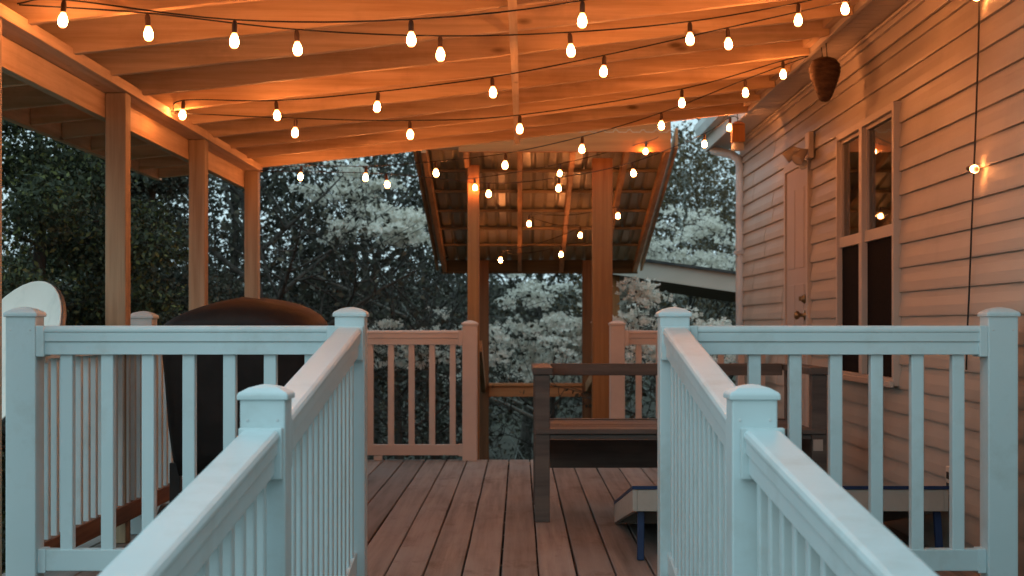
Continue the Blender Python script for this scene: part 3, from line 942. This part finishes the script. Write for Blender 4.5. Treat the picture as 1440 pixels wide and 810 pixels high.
strand((px(659,11.8),11.84,pz(244,11.84)), (px(926,11.45),11.45,pz(192,11.45)), [(667,264),(788,244),(909,213)], 'short string light strand of three bulbs between shelter post and header board')
def loose_strand(P, label):
    P3 = [(px(x,Y), Y, pz(y,Y)+DROP) for (x,y,Y) in P]
    t = thing('string_light', label, 'string lights', P3[0], 'strings of warm glowing bulbs over the deck')
    pts = [P3[0]]
    for i in range(len(P3)-1):
        a, c = np.array(P3[i]), np.array(P3[i+1])
        pts += [(a+c)/2-np.array((0,0,.03)), c]
    MB().tube(catmull(pts,5), .0030, n=5).build('wire', M['black_wire'], t, smooth=True)
    for p in P3: add_bulb(t, p)
loose_strand([(869,304,12.0),(744,315,12.6),(816,331,13.0),(704,366,13.8),(789,358,13.6)], 'zigzag string light strand of five small bulbs under the shelter roof')
# cord that drops down the house wall
cyd = thing('string_light', 'black light cord hanging straight down the siding with two bulbs', 'string lights', (1.74,6,1.5), 'strings of warm glowing bulbs over the deck')
cx = WX-.012
cord = []
for (x, y) in ((1378,-40),(1377,10),(1376,60),(1373,150),(1370,230),(1366,330),(1363,410),(1361,452),(1359,520)):
    Yc = cx*FPX/(x-VX); cord.append((cx, Yc, pz(y, Yc)))
MB().tube(catmull(cord,4), .0038, n=5).build('wire', M['black_wire'], cyd, smooth=True)
dim_mesh = p_bulb.data.copy(); dim_mesh.materials[0] = M['dim_bulb']
for (x, y) in ((1362,237),(1365,-2)):
    Yc = cx*FPX/(x+8-VX)
    g = add_bulb(cyd, (cx-.03, Yc-.01, pz(y,Yc)), rot=(math.radians(-82), 0, math.radians(6)))
    g.data = dim_mesh
bpy.data.objects.remove(p_sock); bpy.data.objects.remove(p_bulb)

# ---------------------------------------------------------------- things on the porch
# hanging paper nest
nY = 7.94; nx = px(1160,nY); nt = pz(80,nY); nb = pz(143,nY)
nest = thing('paper_nest', 'brown egg-shaped decoy wasp nest hanging below the soffit', 'nest', (nx,nY,nb))
h = nt-nb; w = 44*nY/FPX/2
b = MB()
NP = [(0,.16),(.03,.30),(.08,.40),(.18,.52),(.30,.66),(.42,.80),(.55,.92),(.66,.99),(.75,1.0),(.84,.93),(.92,.76),(.97,.52),(1,.18)]
prof = []
for k in range(25):
    t = k/24
    i = max(j for j in range(len(NP)-1) if NP[j][0] <= t+1e-9)
    u = (t-NP[i][0])/(NP[i+1][0]-NP[i][0])
    prof.append((w*(NP[i][1]+u*(NP[i+1][1]-NP[i][1]))*(1+.03*math.sin(k*2.9)), t*h))
b.lathe(prof, 20, (nx,nY,nb)); o = b.build('nest_body', M['nest'], nest, smooth=True)
rg = random.Random(5)
for v in o.data.vertices: v.co *= 1+rg.uniform(-.02,.02)
b = MB(); b.tube([(nx-.012,nY,nt-.006),(nx-.02,nY,HZ1)], .0025, 5); b.tube([(nx+.012,nY,nt-.006),(nx+.006,nY,HZ1)], .0025, 5)
b.build('cord', M['black_wire'], nest)

# hanging trap
tY = 10.30; tx = px(1037.5,tY)
trap = thing('bee_trap', 'orange wooden block with white jar below, hanging at the eave corner', 'insect trap', (tx,tY,pz(212,tY)))
b = MB(); b.box(tx-.042,tx+.042,tY-.042,tY+.042,pz(200,tY),pz(176,tY)); 
b.add([(tx-.046,tY-.046,pz(176,tY)+.001),(tx+.046,tY-.046,pz(176,tY)+.001),(tx+.046,tY+.046,pz(176,tY)+.001),(tx-.046,tY+.046,pz(176,tY)+.001),(tx-.02,tY-.02,pz(171,tY)),(tx+.02,tY-.02,pz(171,tY)),(tx+.02,tY+.02,pz(171,tY)),(tx-.02,tY+.02,pz(171,tY))],
      [(3,2,1,0),(4,5,6,7),(0,1,5,4),(1,2,6,5),(2,3,7,6),(3,0,4,7)])
b.build('block', M['orange_wood'], trap, bevel=.003)
b = MB(); b.lathe([(.036,pz(212,tY)),(.042,pz(211,tY)),(.042,pz(203,tY)),(.034,pz(200.5,tY))], 14, (tx,tY,0)); b.build('jar', M['white_plastic'], trap, smooth=True)
b = MB(); b.tube([(tx,tY,pz(171,tY)),(tx-.005,tY,EYE+1.42)], .003, 5); b.build('hook', M['black_metal'], trap)

# twin flood light beside the door
fY = 9.36; fz = pz(219,fY)
fl = thing('flood_light', 'unlit beige twin flood light fixed on the siding above the door', 'wall light', (WX,fY,fz))
b = MB(); b.box(WX-.035,WX-.001,fY-.06,fY+.06,fz-.02,fz+.14); b.build('back_plate', M['trim'], fl, bevel=.006)
b = MB(); b.tube([(WX-.03,fY+.02,fz+.03),(WX-.09,fY+.05,fz+.045),(WX-.10,fY+.07,fz+.04)], .012, 8); b.tube([(WX-.03,fY-.02,fz+.03),(WX-.07,fY-.05,fz+.02)], .012, 8)
b.build('arm', M['trim'], fl)
for (c, ax) in (((WX-.115,fY+.09,fz+.02),(-.55,.15,-.45)), ((WX-.085,fY-.06,fz-.01),(-.45,-.35,-.55))):
    b = MB(); b.lathe([(.016,-.050),(.026,-.042),(.031,.005),(.036,.034),(.036,.040),(.024,.035)], 14, c, ax); b.build('lamp_head', M['trim'], fl, smooth=True)
b = MB(); b.lathe([(.018,-.02),(.028,-.012),(.028,.02),(.014,.034)], 12, (WX-.055,fY+.01,fz-.045), (-.3,-.1,-1)); b.build('sensor', M['white_plastic'], fl, smooth=True)

# grill under its cover
gY = 6.72
gf = fd(gY-.30)
grill = thing('covered_grill', 'barbecue grill under a black domed cover behind the front railing', 'grill', (-1.22, gY, 0))
prof = []   # (z, left, right, half depth)
yc = gY
rows = [(672,231,426,.21),(640,226,427,.225),(600,221,428,.235),(540,217,431,.25),(500,214,436,.27),(470,212,442,.29),(458,213,443,.295),(452,217,441,.295),(444,229,434,.285),(436,246,422,.26),(428,268,404,.22),(422,292,378,.16),(418.5,316,350,.08)]
N = 40; vs = []; fs = []
rg = random.Random(2)
ph = [rg.uniform(0,6.28) for _ in range(4)]
for (y, l_, r_, d) in rows:
    zz = EYE+(VY-y)/gf; xl, xr = (l_-VX)/gf, (r_-VX)/gf; c = (xl+xr)/2; hw = (xr-xl)/2
    for k in range(N):
        a = 2*math.pi*k/N
        ca, sa = math.cos(a), math.sin(a)
        e = .45 if y > 455 else .6
        fold = 1+(.024*math.sin(7*a+ph[0])+.008*math.sin(13*a+ph[1])) * (1 if y > 470 else .4)
        vs.append((c+hw*fold*math.copysign(abs(ca)**e, ca), yc+d*fold*math.copysign(abs(sa)**e, sa), zz+.006*math.sin(3*a+ph[2])))
for i in range(len(rows)-1):
    for k in range(N):
        k2 = (k+1) % N; fs.append((i*N+k, i*N+k2, (i+1)*N+k2, (i+1)*N+k))
fs.append(tuple(range(N-1,-1,-1))); fs.append(tuple((len(rows)-1)*N+k for k in range(N)))
b = MB(); b.add(vs, fs); b.build('cover', M['grill_cover'], grill, smooth=True)
zl = EYE+(VY-672)/gf
for (x, y) in ((-1.44,gY-.16),(-1.44,gY+.16),(-.98,gY-.16),(-.98,gY+.16)):
    wheel = x < -1.2
    MB().box(x-.022,x+.022,y-.022,y+.022,.10 if wheel else .001,zl+.05).build('leg', M['black_metal'], grill, bevel=.003)
    if wheel:
        MB().lathe([(.02,-.02),(.085,-.02),(.098,-.012),(.098,.012),(.085,.02),(.02,.02)], 20, (x-.045,y,.0985), (1,0,0)).build('wheel', M['black_metal'], grill, smooth=False)
b = MB(); b.box(-1.46,-.96,gY-.18,gY+.18,.16,.185); b.build('lower_shelf', M['black_metal'], grill)

# satellite dish outside the side railing
dY = 6.4
dc = np.array((px(6,dY), dY, pz(501,dY)))
dish = thing('satellite_dish', 'off white satellite dish on a mast beside the corner post', 'satellite dish', (dc[0]+.08, dY+.15, -.8))
nrm = np.array((-.60,-.66,.46)); nrm /= np.linalg.norm(nrm)
R = .345
b = MB()
b.lathe([(.001,-.052),(R*.35,-.045),(R*.7,-.026),(R*.93,-.008),(R,-.001),(R*1.008,.001),(R*1.008,.005),(R,.006),(R*.985,.0035),(R*.7,-.020),(R*.35,-.038),(.001,-.044)], 40, dc, nrm)
b.build('reflector', M['dish'], dish, smooth=True)
b = MB(); b.lathe([(R*.99,-.022),(R*1.012,-.022),(R*1.018,-.004),(R*1.0145,.0005),(R*1.0125,.0005)], 40, dc, nrm, cap=False); b.build('rim', M['grey_metal'], dish, smooth=True)
bk = dc - nrm*.052
mast = np.array((dc[0]+.16, dY+.16, 0))
b = MB(); b.tube([bk-nrm*.002, bk-nrm*.10], .05, 10); b.tube([(mast[0],mast[1],ground_z(mast[0],dY)-.1),(mast[0],mast[1],bk[2]-.2),(bk-nrm*.09)], .024, 10)
b.build('mast', M['grey_metal'], dish, smooth=True)
fc = dc+nrm*.30+np.array((0,0,-.14))
b = MB(); b.tube([dc-np.array((0,0,R*.92))-nrm*.03, fc], .012, 8); b.build('feed_arm', M['grey_metal'], dish)
b = MB(); b.lathe([(.02,-.05),(.028,-.04),(.028,.03),(.036,.05),(.036,.055)], 12, fc, dc-fc); b.build('receiver', M['dish'], dish, smooth=True)

# dark bench seen from its front
bn = thing('wooden_bench', 'dark stained wooden loveseat frame without cushions standing on the deck', 'bench', (.85, 7.9, 0))
D = M['dark_wood']
bY = 7.48; bB = bY+.72
sx0, sx1 = px(752,bY), px(1163,bY)
ztop = pz(514.5, bY+.3); zs = pz(603,bY)
for (x, y) in ((sx0,bY),(sx1-.072,bY),(sx0,bB),(sx1-.072,bB)):
    MB().box(x, x+.072, y, y+.072, .001, ztop-.036).build('leg', D, bn, bevel=.003)
for x in (sx0-.01, sx1-.086):
    MB().box(x, x+.096, bY-.012, bB+.085, ztop-.035, ztop).build('arm', D, bn, bevel=.004)
    MB().box(x+.032, x+.058, bY+.073, bB-.001, zs-.15, zs-.02).build('side_rail', D, bn)
MB().box(sx0+.09, sx1-.09, bB+.01, bB+.05, pz(528,bB), ztop+.001).build('back_rail', D, bn, bevel=.004)
MB().box(sx0+.073, sx1-.073, bB+.01, bB+.05, pz(602,bB), pz(589,bB)).build('back_rail', D, bn, bevel=.003)
MB().box(sx0+.073, sx1-.073, bY+.004, bY+.042, pz(618,bY), zs-.028).build('front_rail', D, bn, bevel=.003)
MB().box(sx0+.005, sx1-.005, bY-.012, bY+.10, zs-.026, zs).build('seat_edge', D, bn, bevel=.004)
for k in range(5):
    y = bY+.13+k*.118
    MB().box(sx0+.06, sx1-.06, y, y+.09, zs-.024, zs-.002).build('seat_slat', D, bn, bevel=.003)
MB().box(sx0+.075, sx1-.075, bB-.02, bB+.009, pz(657.5,bB), pz(618,bB)).build('stretcher', D, bn, bevel=.003)
b = MB(); b.box(sx1-.066,sx1-.02,bY-.004,bY-.001,pz(634,bY),pz(618,bY)); b.build('tag', M['cream_panel'], bn)
# two bean bag toss boards side by side, raised ends towards the ramp
lY = 6.25
def toss_board(x0, x1, label, hide_hole=False):
    t = thing('toss_board', label, 'game board', ((x0+x1)/2, lY+.5, 0), 'bean bag toss boards on the deck')
    zt = pz(683.5,lY); L = 1.20; z2 = .105
    zf = lambda y: zt+(z2-zt)*(y-lY)/L
    c = MB(); n = 24; hx, hy, hr = (x0+x1)/2, lY+.23, .076
    ring = [(hx+hr*math.cos(2*math.pi*k/n), hy+hr*math.sin(2*math.pi*k/n)) for k in range(n)]
    outer = []
    for k in range(n):
        a_ = 2*math.pi*k/n; ca, sa = math.cos(a_), math.sin(a_)
        tx = ((x1-hx) if ca > 0 else (x0-hx))/ca if abs(ca) > 1e-6 else 1e9
        ty = ((lY+L-hy) if sa > 0 else (lY-.004-hy))/sa if abs(sa) > 1e-6 else 1e9
        r_ = min(tx, ty); outer.append((hx+r_*ca, hy+r_*sa))
    for (cx_, cy_) in ((x0,lY-.004),(x1,lY-.004),(x1,lY+L),(x0,lY+L)):
        k = min(range(n), key=lambda q: (outer[q][0]-cx_)**2+(outer[q][1]-cy_)**2); outer[k] = (cx_, cy_)
    vs = [(x,y,zf(y)) for (x,y) in outer]+[(x,y,zf(y)) for (x,y) in ring]+[(x,y,zf(y)-.013) for (x,y) in outer]+[(x,y,zf(y)-.013) for (x,y) in ring]
    fs = []
    for k in range(n):
        k2 = (k+1) % n
        fs += [(k,k2,n+k2,n+k), (2*n+k2,2*n+k,3*n+k,3*n+k2), (k2,k,2*n+k,2*n+k2), (n+k,n+k2,3*n+k2,3*n+k)]
    c.add(vs, fs); c.build('board_face', M['blue_metal'], t)
    hgt = .088
    for (xa, xb) in ((x0+.002,x0+.02),(x1-.02,x1-.002)):
        MB().prism([(xa,-.0135-hgt),(xb,-.0135-hgt),(xb,-.0135),(xa,-.0135)], (0,lY+.002,zf(lY)), (0,lY+L-.002,zf(lY+L))).build('side_board', M['cream_panel'], t, bevel=.002)
    MB().box(x0+.0205, x1-.0205, lY+.001, lY+.02, zf(lY)-.0135-hgt, zf(lY)-.0145).build('end_board', M['cream_panel'], t, bevel=.002)
    MB().box(x0+.0205, x1-.0205, lY+L-.02, lY+L-.002, zf(lY+L)-.0135-hgt, zf(lY+L)-.0145).build('end_board', M['cream_panel'], t, bevel=.002)
    for x in (x0+.040, x1-.040):
        b = MB(); b.bar((x,lY+.06,zf(lY)-.03),(x+(.012 if x > 1 else -.004),lY+.035,.001),.027,.030,up=(0,1,0)); b.build('leg', M['blue_metal'], t, bevel=.003)
xm = (px(889,lY)+px(1335,lY))/2
toss_board(px(889,lY), xm-.004, 'cream and blue sloping toss board whose raised end shows beside the ramp post')
toss_board(xm+.004, px(1335,lY), 'cream and blue sloping toss board nearest the outlet on the house wall')

# ---------------------------------------------------------------- trees
nr = np.random.default_rng(21)
def unit(v): return v/np.maximum(np.linalg.norm(v, axis=-1, keepdims=True), 1e-9)

def leaf_quads(C, size, flat=0.0, aspect=.55, rng=nr):
    """diamond leaves at centres C"""
    N = len(C)
    n = unit(rng.normal(size=(N,3)) + np.array((0,0,flat)))
    u = unit(np.cross(n, rng.normal(size=(N,3)))); v = np.cross(n, u)
    s = size*rng.uniform(.6,1.35,size=(N,1))
    a = u*s*.5; w = v*s*.5*aspect
    return np.stack([C-a, C-a*.1+w+n*s*.06, C+a, C-a*.1-w+n*s*.06], axis=1)

def blossom_quads(C, size, rng=nr):
    """each bloom four petals round its centre"""
    N = len(C)
    n = unit(rng.normal(size=(N,3))*.8+np.array((0,-.55,.8)))
    u = unit(np.cross(n, rng.normal(size=(N,3)))); v = np.cross(n, u)
    s = size*rng.uniform(.7,1.25,size=(N,1))*.5
    out = []
    for k in range(4):
        a = math.pi/2*k
        d = u*math.cos(a)+v*math.sin(a); e = -u*math.sin(a)+v*math.cos(a)
        out.append(np.stack([C+n*s*.02*k, C+d*s*.6+e*s*.42+n*s*.12, C+d*s+n*s*.22, C+d*s*.6-e*s*.42+n*s*.12], axis=1))
    return np.concatenate(out)

def grow(rng, mb, tips, p, d, L, r, level, spread, droop, wig, nchild):
    pts = [np.array(p, float)]; rs = [r]
    d = np.array(d, float)
    ns = 5 if level > 0 else 4
    for i in range(ns):
        d = d + rng.normal(size=3)*wig + np.array((0,0,droop))
        d /= np.linalg.norm(d)
        pts.append(pts[-1]+d*L/ns); rs.append(max(r*(1-.8*(i+1)/ns), .0035))
    mb.tube(pts, rs, n=7 if level > 1 else 4, cap=False)
    if level == 0:
        tips.extend(pts[2:]); return
    tips.append(pts[-1])
    for k in range(nchild[len(nchild)-level] if level <= len(nchild) else 4):
        t = rng.uniform(.3, 1.0)
        i = min(int(t*ns), ns-1); f_ = t*ns-i
        q = pts[i]*(1-f_)+pts[i+1]*f_
        az = rng.normal(size=3); az -= d*np.dot(az, d); az /= np.linalg.norm(az)
        nd = d*(1-spread)+az*spread; nd /= np.linalg.norm(nd)
        grow(rng, mb, tips, q, nd, L*rng.uniform(.42,.68), max(rs[i]*.55,.004), level-1, spread, droop, wig, nchild)

def tree(name, label, cat, x, y, h, trunk_r, lean, first_leaf, leafm, nleaf, lsize, clump, seed, bark='bark', nchild=(9,6,4), spread=.72,
         droop=.02, blossoms=0, bsize=.052, group=None, trunk_frac=.75, flat=.2, zlim=None, wig=.12, bflat=.35):
    rng = np.random.default_rng(seed)
    z0 = ground_z(x, y)
    t = thing(name, label, cat, (x, y, z0), group)
    mb = MB(); tips = []
    n = 9; pts = []; rs = []
    p = np.array((x, y, z0-.12)); d = np.array((lean[0], lean[1], 1.0)); d /= np.linalg.norm(d)
    H = h*trunk_frac
    for i in range(n+1):
        pts.append(p.copy()); rs.append(trunk_r*(1.25 if i == 0 else 1-.78*i/n))
        d = d+rng.normal(size=3)*.05+np.array((0,0,.05)); d /= np.linalg.norm(d); p = p+d*H/n
    mb.tube(pts, rs, n=9)
    lv = len(nchild)-1
    for k in range(nchild[0]):
        tt = first_leaf+(1-first_leaf)*(k+.5)/nchild[0]
        i = min(int(tt*n), n-1); f_ = tt*n-i
        q = pts[i]*(1-f_)+pts[i+1]*f_
        a = k*2.4+rng.uniform(-.5,.5)
        nd = np.array((math.cos(a)*spread, math.sin(a)*spread, .95-.45*spread))
        grow(rng, mb, tips, q, nd/np.linalg.norm(nd), h*(.42-.2*tt)*rng.uniform(.8,1.2), max(rs[i]*.5,.008), lv, spread, droop, wig, nchild[1:])
    mb.build('trunk', M[bark], t, smooth=True)
    T_ = np.array(tips)
    if nleaf:
        C = T_[rng.integers(0, len(T_), nleaf)] + rng.normal(size=(nleaf,3))*np.array((clump,clump,clump*.7))
        C[:,2] = np.maximum(C[:,2], [ground_z(cx_,cy_)+.03 for cx_,cy_ in C[:,:2]])
        quads_mesh('crown', leaf_quads(C, lsize, flat, rng=rng), M[leafm], t)
    if blossoms:
        T2 = T_[T_[:,2] > (zlim if zlim is not None else -9)]
        nc = max(1, blossoms//9)            # flat sprays of bloom with dark gaps between them
        K = T2[rng.integers(0, len(T2), nc)]
        C = K[rng.integers(0, nc, blossoms)] + rng.normal(size=(blossoms,3))*np.array((.065,.065,.022))+np.array((0,0,.05))
        quads_mesh('blossoms', blossom_quads(C, bsize, rng), M['blossom'], t)
    return t

def shrub(label, x, y, h, rx, leafm, nleaf, lsize, seed, cat='evergreen'):
    """dense evergreen clothed in leaves to the ground, built of many leaf clumps"""
    rng = np.random.default_rng(seed)
    z0 = ground_z(x, y)
    t = thing('evergreen_tree', label, cat, (x, y, z0), 'dense evergreens beyond the porch posts')
    mb = MB(); tips = []
    pts = [np.array((x,y,z0-.1))]; rs = [.10]
    for i in range(8):
        pts.append(pts[-1]+np.array((rng.normal()*.05, rng.normal()*.05, h/8))); rs.append(.10*(1-.11*(i+1)))
    mb.tube(pts, rs, n=8)
    nb_ = 70
    C0 = []
    for k in range(nb_):
        f_ = rng.uniform(.03, 1)
        a = k*2.4+rng.uniform(-.4,.4)
        R_ = rx*(1.05-.75*f_**1.6)*rng.uniform(.55,1.12)
        q = pts[min(int(f_*8),7)]
        e = q+np.array((math.cos(a)*R_, math.sin(a)*R_, rng.uniform(-.1,.35)*R_))
        mid = (q+e)/2+np.array((0,0,.08*R_))
        mb.tube([q, mid, e], [.018,.011,.004], n=5, cap=False)
        for s in np.linspace(.45,1.05,4):
            C0.append((q*(1-s)+e*s, .17+.16*rng.random()))
    mb.build('trunk', M['bark'], t, smooth=True)
    per = nleaf//len(C0); L = []
    for (c, s) in C0:
        m_ = int(per*rng.uniform(.5,1.5))
        L.append(c+unit(rng.normal(size=(m_,3)))*s*rng.uniform(.3,1.0,size=(m_,1))**.6*np.array((1.25,1.25,.8)))
    C = np.concatenate(L)
    C[:,2] = np.maximum(C[:,2], z0+.02)
    quads_mesh('crown', leaf_quads(C, lsize, .35, .5, rng), M[leafm], t)
    return t

shrub('dark evergreen with yellow-green tips beside the front porch post', px(40,11.2), 11.2, 3.9, 1.4, 'leaf_dark', 68000, .046, 1)
shrub('dark evergreen standing left of the satellite dish, at the picture edge', px(-230,10.6), 10.6, 4.2, 1.1, 'leaf_dark', 16000, .07, 2)
shrub('grey-green evergreen seen between the second and third porch posts', px(222,13.0), 13.0, 3.9, .98, 'leaf_grey', 66000, .046, 3)
shrub('dark evergreen behind, filling the gap left of the second porch post', px(130,15.5), 15.5, 4.3, 1.4, 'leaf_dark', 46000, .055, 4)
GW = 'bare-stemmed woodland trees behind the deck'
wk = dict(leafm='leaf_wood', clump=.22, group=GW, flat=.1)
tree('woodland_tree', 'dark straight trunked tree just beyond the last porch post', 'tree', px(378,14.6), 14.6, 5.4, .12, (.02,0), .40, nleaf=2600, lsize=.065, seed=31, **wk)
tree('woodland_tree', 'dark leaning tree between the last porch post and the dogwood', 'tree', px(428,17.5), 17.5, 5.8, .10, (.12,0), .40, nleaf=2600, lsize=.07, seed=32, **wk)
tree('woodland_tree', 'thin dark tree whose trunk rises above the grill cover', 'tree', px(470,20.0), 20.0, 6.1, .11, (.03,0), .40, nleaf=1500, lsize=.075, seed=33, **wk)
tree('woodland_tree', 'dark tree behind the white corner post, between grill and dogwood', 'tree', px(530,22.0), 22.0, 6.5, .12, (-.05,0), .40, nleaf=1300, lsize=.075, seed=34, **wk)
tree('woodland_tree', 'dark tree seen in the gap between third and fourth porch posts', 'tree', px(318,17.0), 17.0, 5.8, .12, (.04,0), .15, nleaf=14000, lsize=.075, seed=35, **wk)
tree('woodland_tree', 'twiggy tree with young brown leaves high behind the downspout', 'tree', px(1000,23.0), 23.0, 5.8, .10, (-.05,0), .15, leafm='leaf_rust', nleaf=13000, lsize=.06, clump=.25, seed=36, group=GW, bark='pale_bark', nchild=(12,7,5))
tree('woodland_tree', 'twiggy brown-leaved tree behind the right edge of the shelter roof', 'tree', px(930,26.0), 26.0, 6.1, .11, (.04,0), .15, leafm='leaf_rust', nleaf=13000, lsize=.065, clump=.25, seed=37, group=GW, bark='pale_bark', nchild=(12,7,5))
tree('woodland_tree', 'dim tree far behind the middle dogwood, under the shelter roof', 'tree', px(735,27.0), 27.0, 6.1, .12, (.03,0), .12, nleaf=6000, lsize=.085, seed=38, **wk)
tree('woodland_tree', 'dim tree far behind the left shelter post', 'tree', px(615,25.0), 25.0, 6.1, .12, (-.03,0), .12, nleaf=6000, lsize=.08, seed=39, **wk)
GD = 'white flowering dogwoods behind the deck'
dk = dict(leafm='leaf_wood', clump=.085, lsize=.06, group=GD, bark='bark', spread=.86, droop=-.005, nchild=(10,6,5), trunk_frac=.8)
tree('dogwood_tree', 'white blossoming dogwood left of the metal shelter roof', 'dogwood', px(560,15.4), 15.4, 3.7, .06, (.02,0), .45, nleaf=1000, seed=51, blossoms=4600, zlim=pz(350,15.4), **dk)
tree('dogwood_tree', 'white blossoming dogwood framed between the two shelter posts', 'dogwood', px(770,17.2), 17.2, 3.1, .06, (.05,0), .25, nleaf=500, seed=52, blossoms=6600, zlim=pz(545,17.2), **dk)
tree('dogwood_tree', 'white blossoming dogwood above the outbuilding roof', 'dogwood', px(965,19.5), 19.5, 4.1, .06, (-.03,0), .35, nleaf=500, seed=53, blossoms=6000, zlim=pz(420,19.5), **dk)
tree('dogwood_tree', 'low white blossoming dogwood under the outbuilding roof edge', 'dogwood', px(930,14.6), 14.6, 2.6, .05, (.06,0), .3, nleaf=500, seed=54, blossoms=3200, zlim=pz(520,14.6), **dk)
tree('dogwood_tree', 'sparse dogwood with few white blossoms left of the left shelter post', 'dogwood', px(600,16.0), 16.0, 2.7, .05, (-.1,0), .3, nleaf=1500, seed=55, blossoms=2200, zlim=pz(520,16), **dk)

# far wood, one mass
def far_wood():
    rng = np.random.default_rng(77)
    N = 56000
    x = rng.uniform(-26, 26, N); y = rng.uniform(28, 50, N)
    top = 3.1+.8*np.sin(x*.55+1)+.7*np.sin(x*1.7)+2.0*(x>1.5)-.7*((x<-.5)&(x>-9))
    zf = rng.random(N)**1.25
    z = np.array([ground_z(a,b_) for a, b_ in zip(x,y)])*0.7+zf*top*(.75+.012*y)
    C = np.stack([x,y,z],1)
    # gather into clumps
    c0 = C[rng.integers(0,N,2600)]
    C = c0[rng.integers(0,2600,N)]+rng.normal(size=(N,3))*np.array((.45,.45,.32))
    o = quads_mesh('far_wood', leaf_quads(C, .17, .2, .6, rng), M['leaf_wood'], None, 'stuff')
    tag(o, 'dim mass of far woodland foliage closing the view behind the trees', 'woodland')
far_wood()

def undergrowth():
    rng = np.random.default_rng(78)
    N = 60000
    x = rng.uniform(-9, 9, N); y = rng.uniform(12.2, 27, N)
    g = np.array([ground_z(a,b_) for a,b_ in zip(x,y)])
    lump = .25+.55*(np.sin(x*1.9+y*.7)*np.sin(y*1.3-x*.4)*.5+.5)
    C = np.stack([x,y,g+rng.random(N)**1.4*lump],1)
    keep = ~((np.abs(x-.15) < .6) & (y < 14.9))
    o = quads_mesh('undergrowth', leaf_quads(C[keep], .065, .3, .5, rng), M['brush'], None, 'stuff')
    tag(o, 'dark low undergrowth covering the ground beyond the deck', 'undergrowth')
    mb = MB()
    for k in range(420):
        a = np.array((rng.uniform(-7,7), rng.uniform(15.2,24), 0)); a[2] = ground_z(a[0],a[1])
        L = rng.uniform(.5,1.8); d = rng.normal(size=3); d[2] = abs(d[2])*.8+.15; d /= np.linalg.norm(d)
        m_ = a+d*L*.5+rng.normal(size=3)*.06; e = a+d*L+rng.normal(size=3)*.15
        r = rng.uniform(.004,.011)
        mb.tube([a,m_,e],[r,r*.75,r*.35],n=4,cap=False)
    o = mb.build('brushwood', M['pale_bark'], None, smooth=True)
    o['kind'] = 'stuff'
    tag(o, 'tangle of pale bare twigs rising from the undergrowth', 'brushwood')
undergrowth()
rngf = random.Random(9)
FB = [((682,560,15.6),(760,592,15.3),.022,'pale fallen branch slanting below the shelter cross rail'),
      ((700,558,16.6),(755,578,16.2),.018,'thin fallen branch highest of those below the cross rail'),
      ((545,400,16.5),(590,470,16.0),.016,'pale bare branch leaning left of the left shelter post'),
      ((430,385,15.5),(540,432,15.8),.018,'pale bare branch slanting above the grill cover')]
for (p0, p1, r, lab) in FB:
    a = np.array((px(p0[0],p0[2]),p0[2],pz(p0[1],p0[2]))); c = np.array((px(p1[0],p1[2]),p1[2],pz(p1[1],p1[2])))
    d = c-a; ext = c+d*.3; back = a-d*.3
    mb = MB()
    pp = [back, a+np.array((0,0,.03)), (a+c)/2+np.array((0,0,.02)), c, ext]
    mb.tube(pp, [r*.4,r*.7,r*.9,r,r*1.1], n=7)
    for k in range(5):
        q = a+d*rngf.uniform(-.1,.9); mb.tube([q, q+np.array((rngf.uniform(-.15,.15),rngf.uniform(-.2,.2),rngf.uniform(-.05,.35)))], [r*.4,.003], n=4)
    o = mb.build('fallen_branch', M['pale_bark'], None, smooth=True)
    tag(o, lab, 'branch', 'bare branches in the brush')
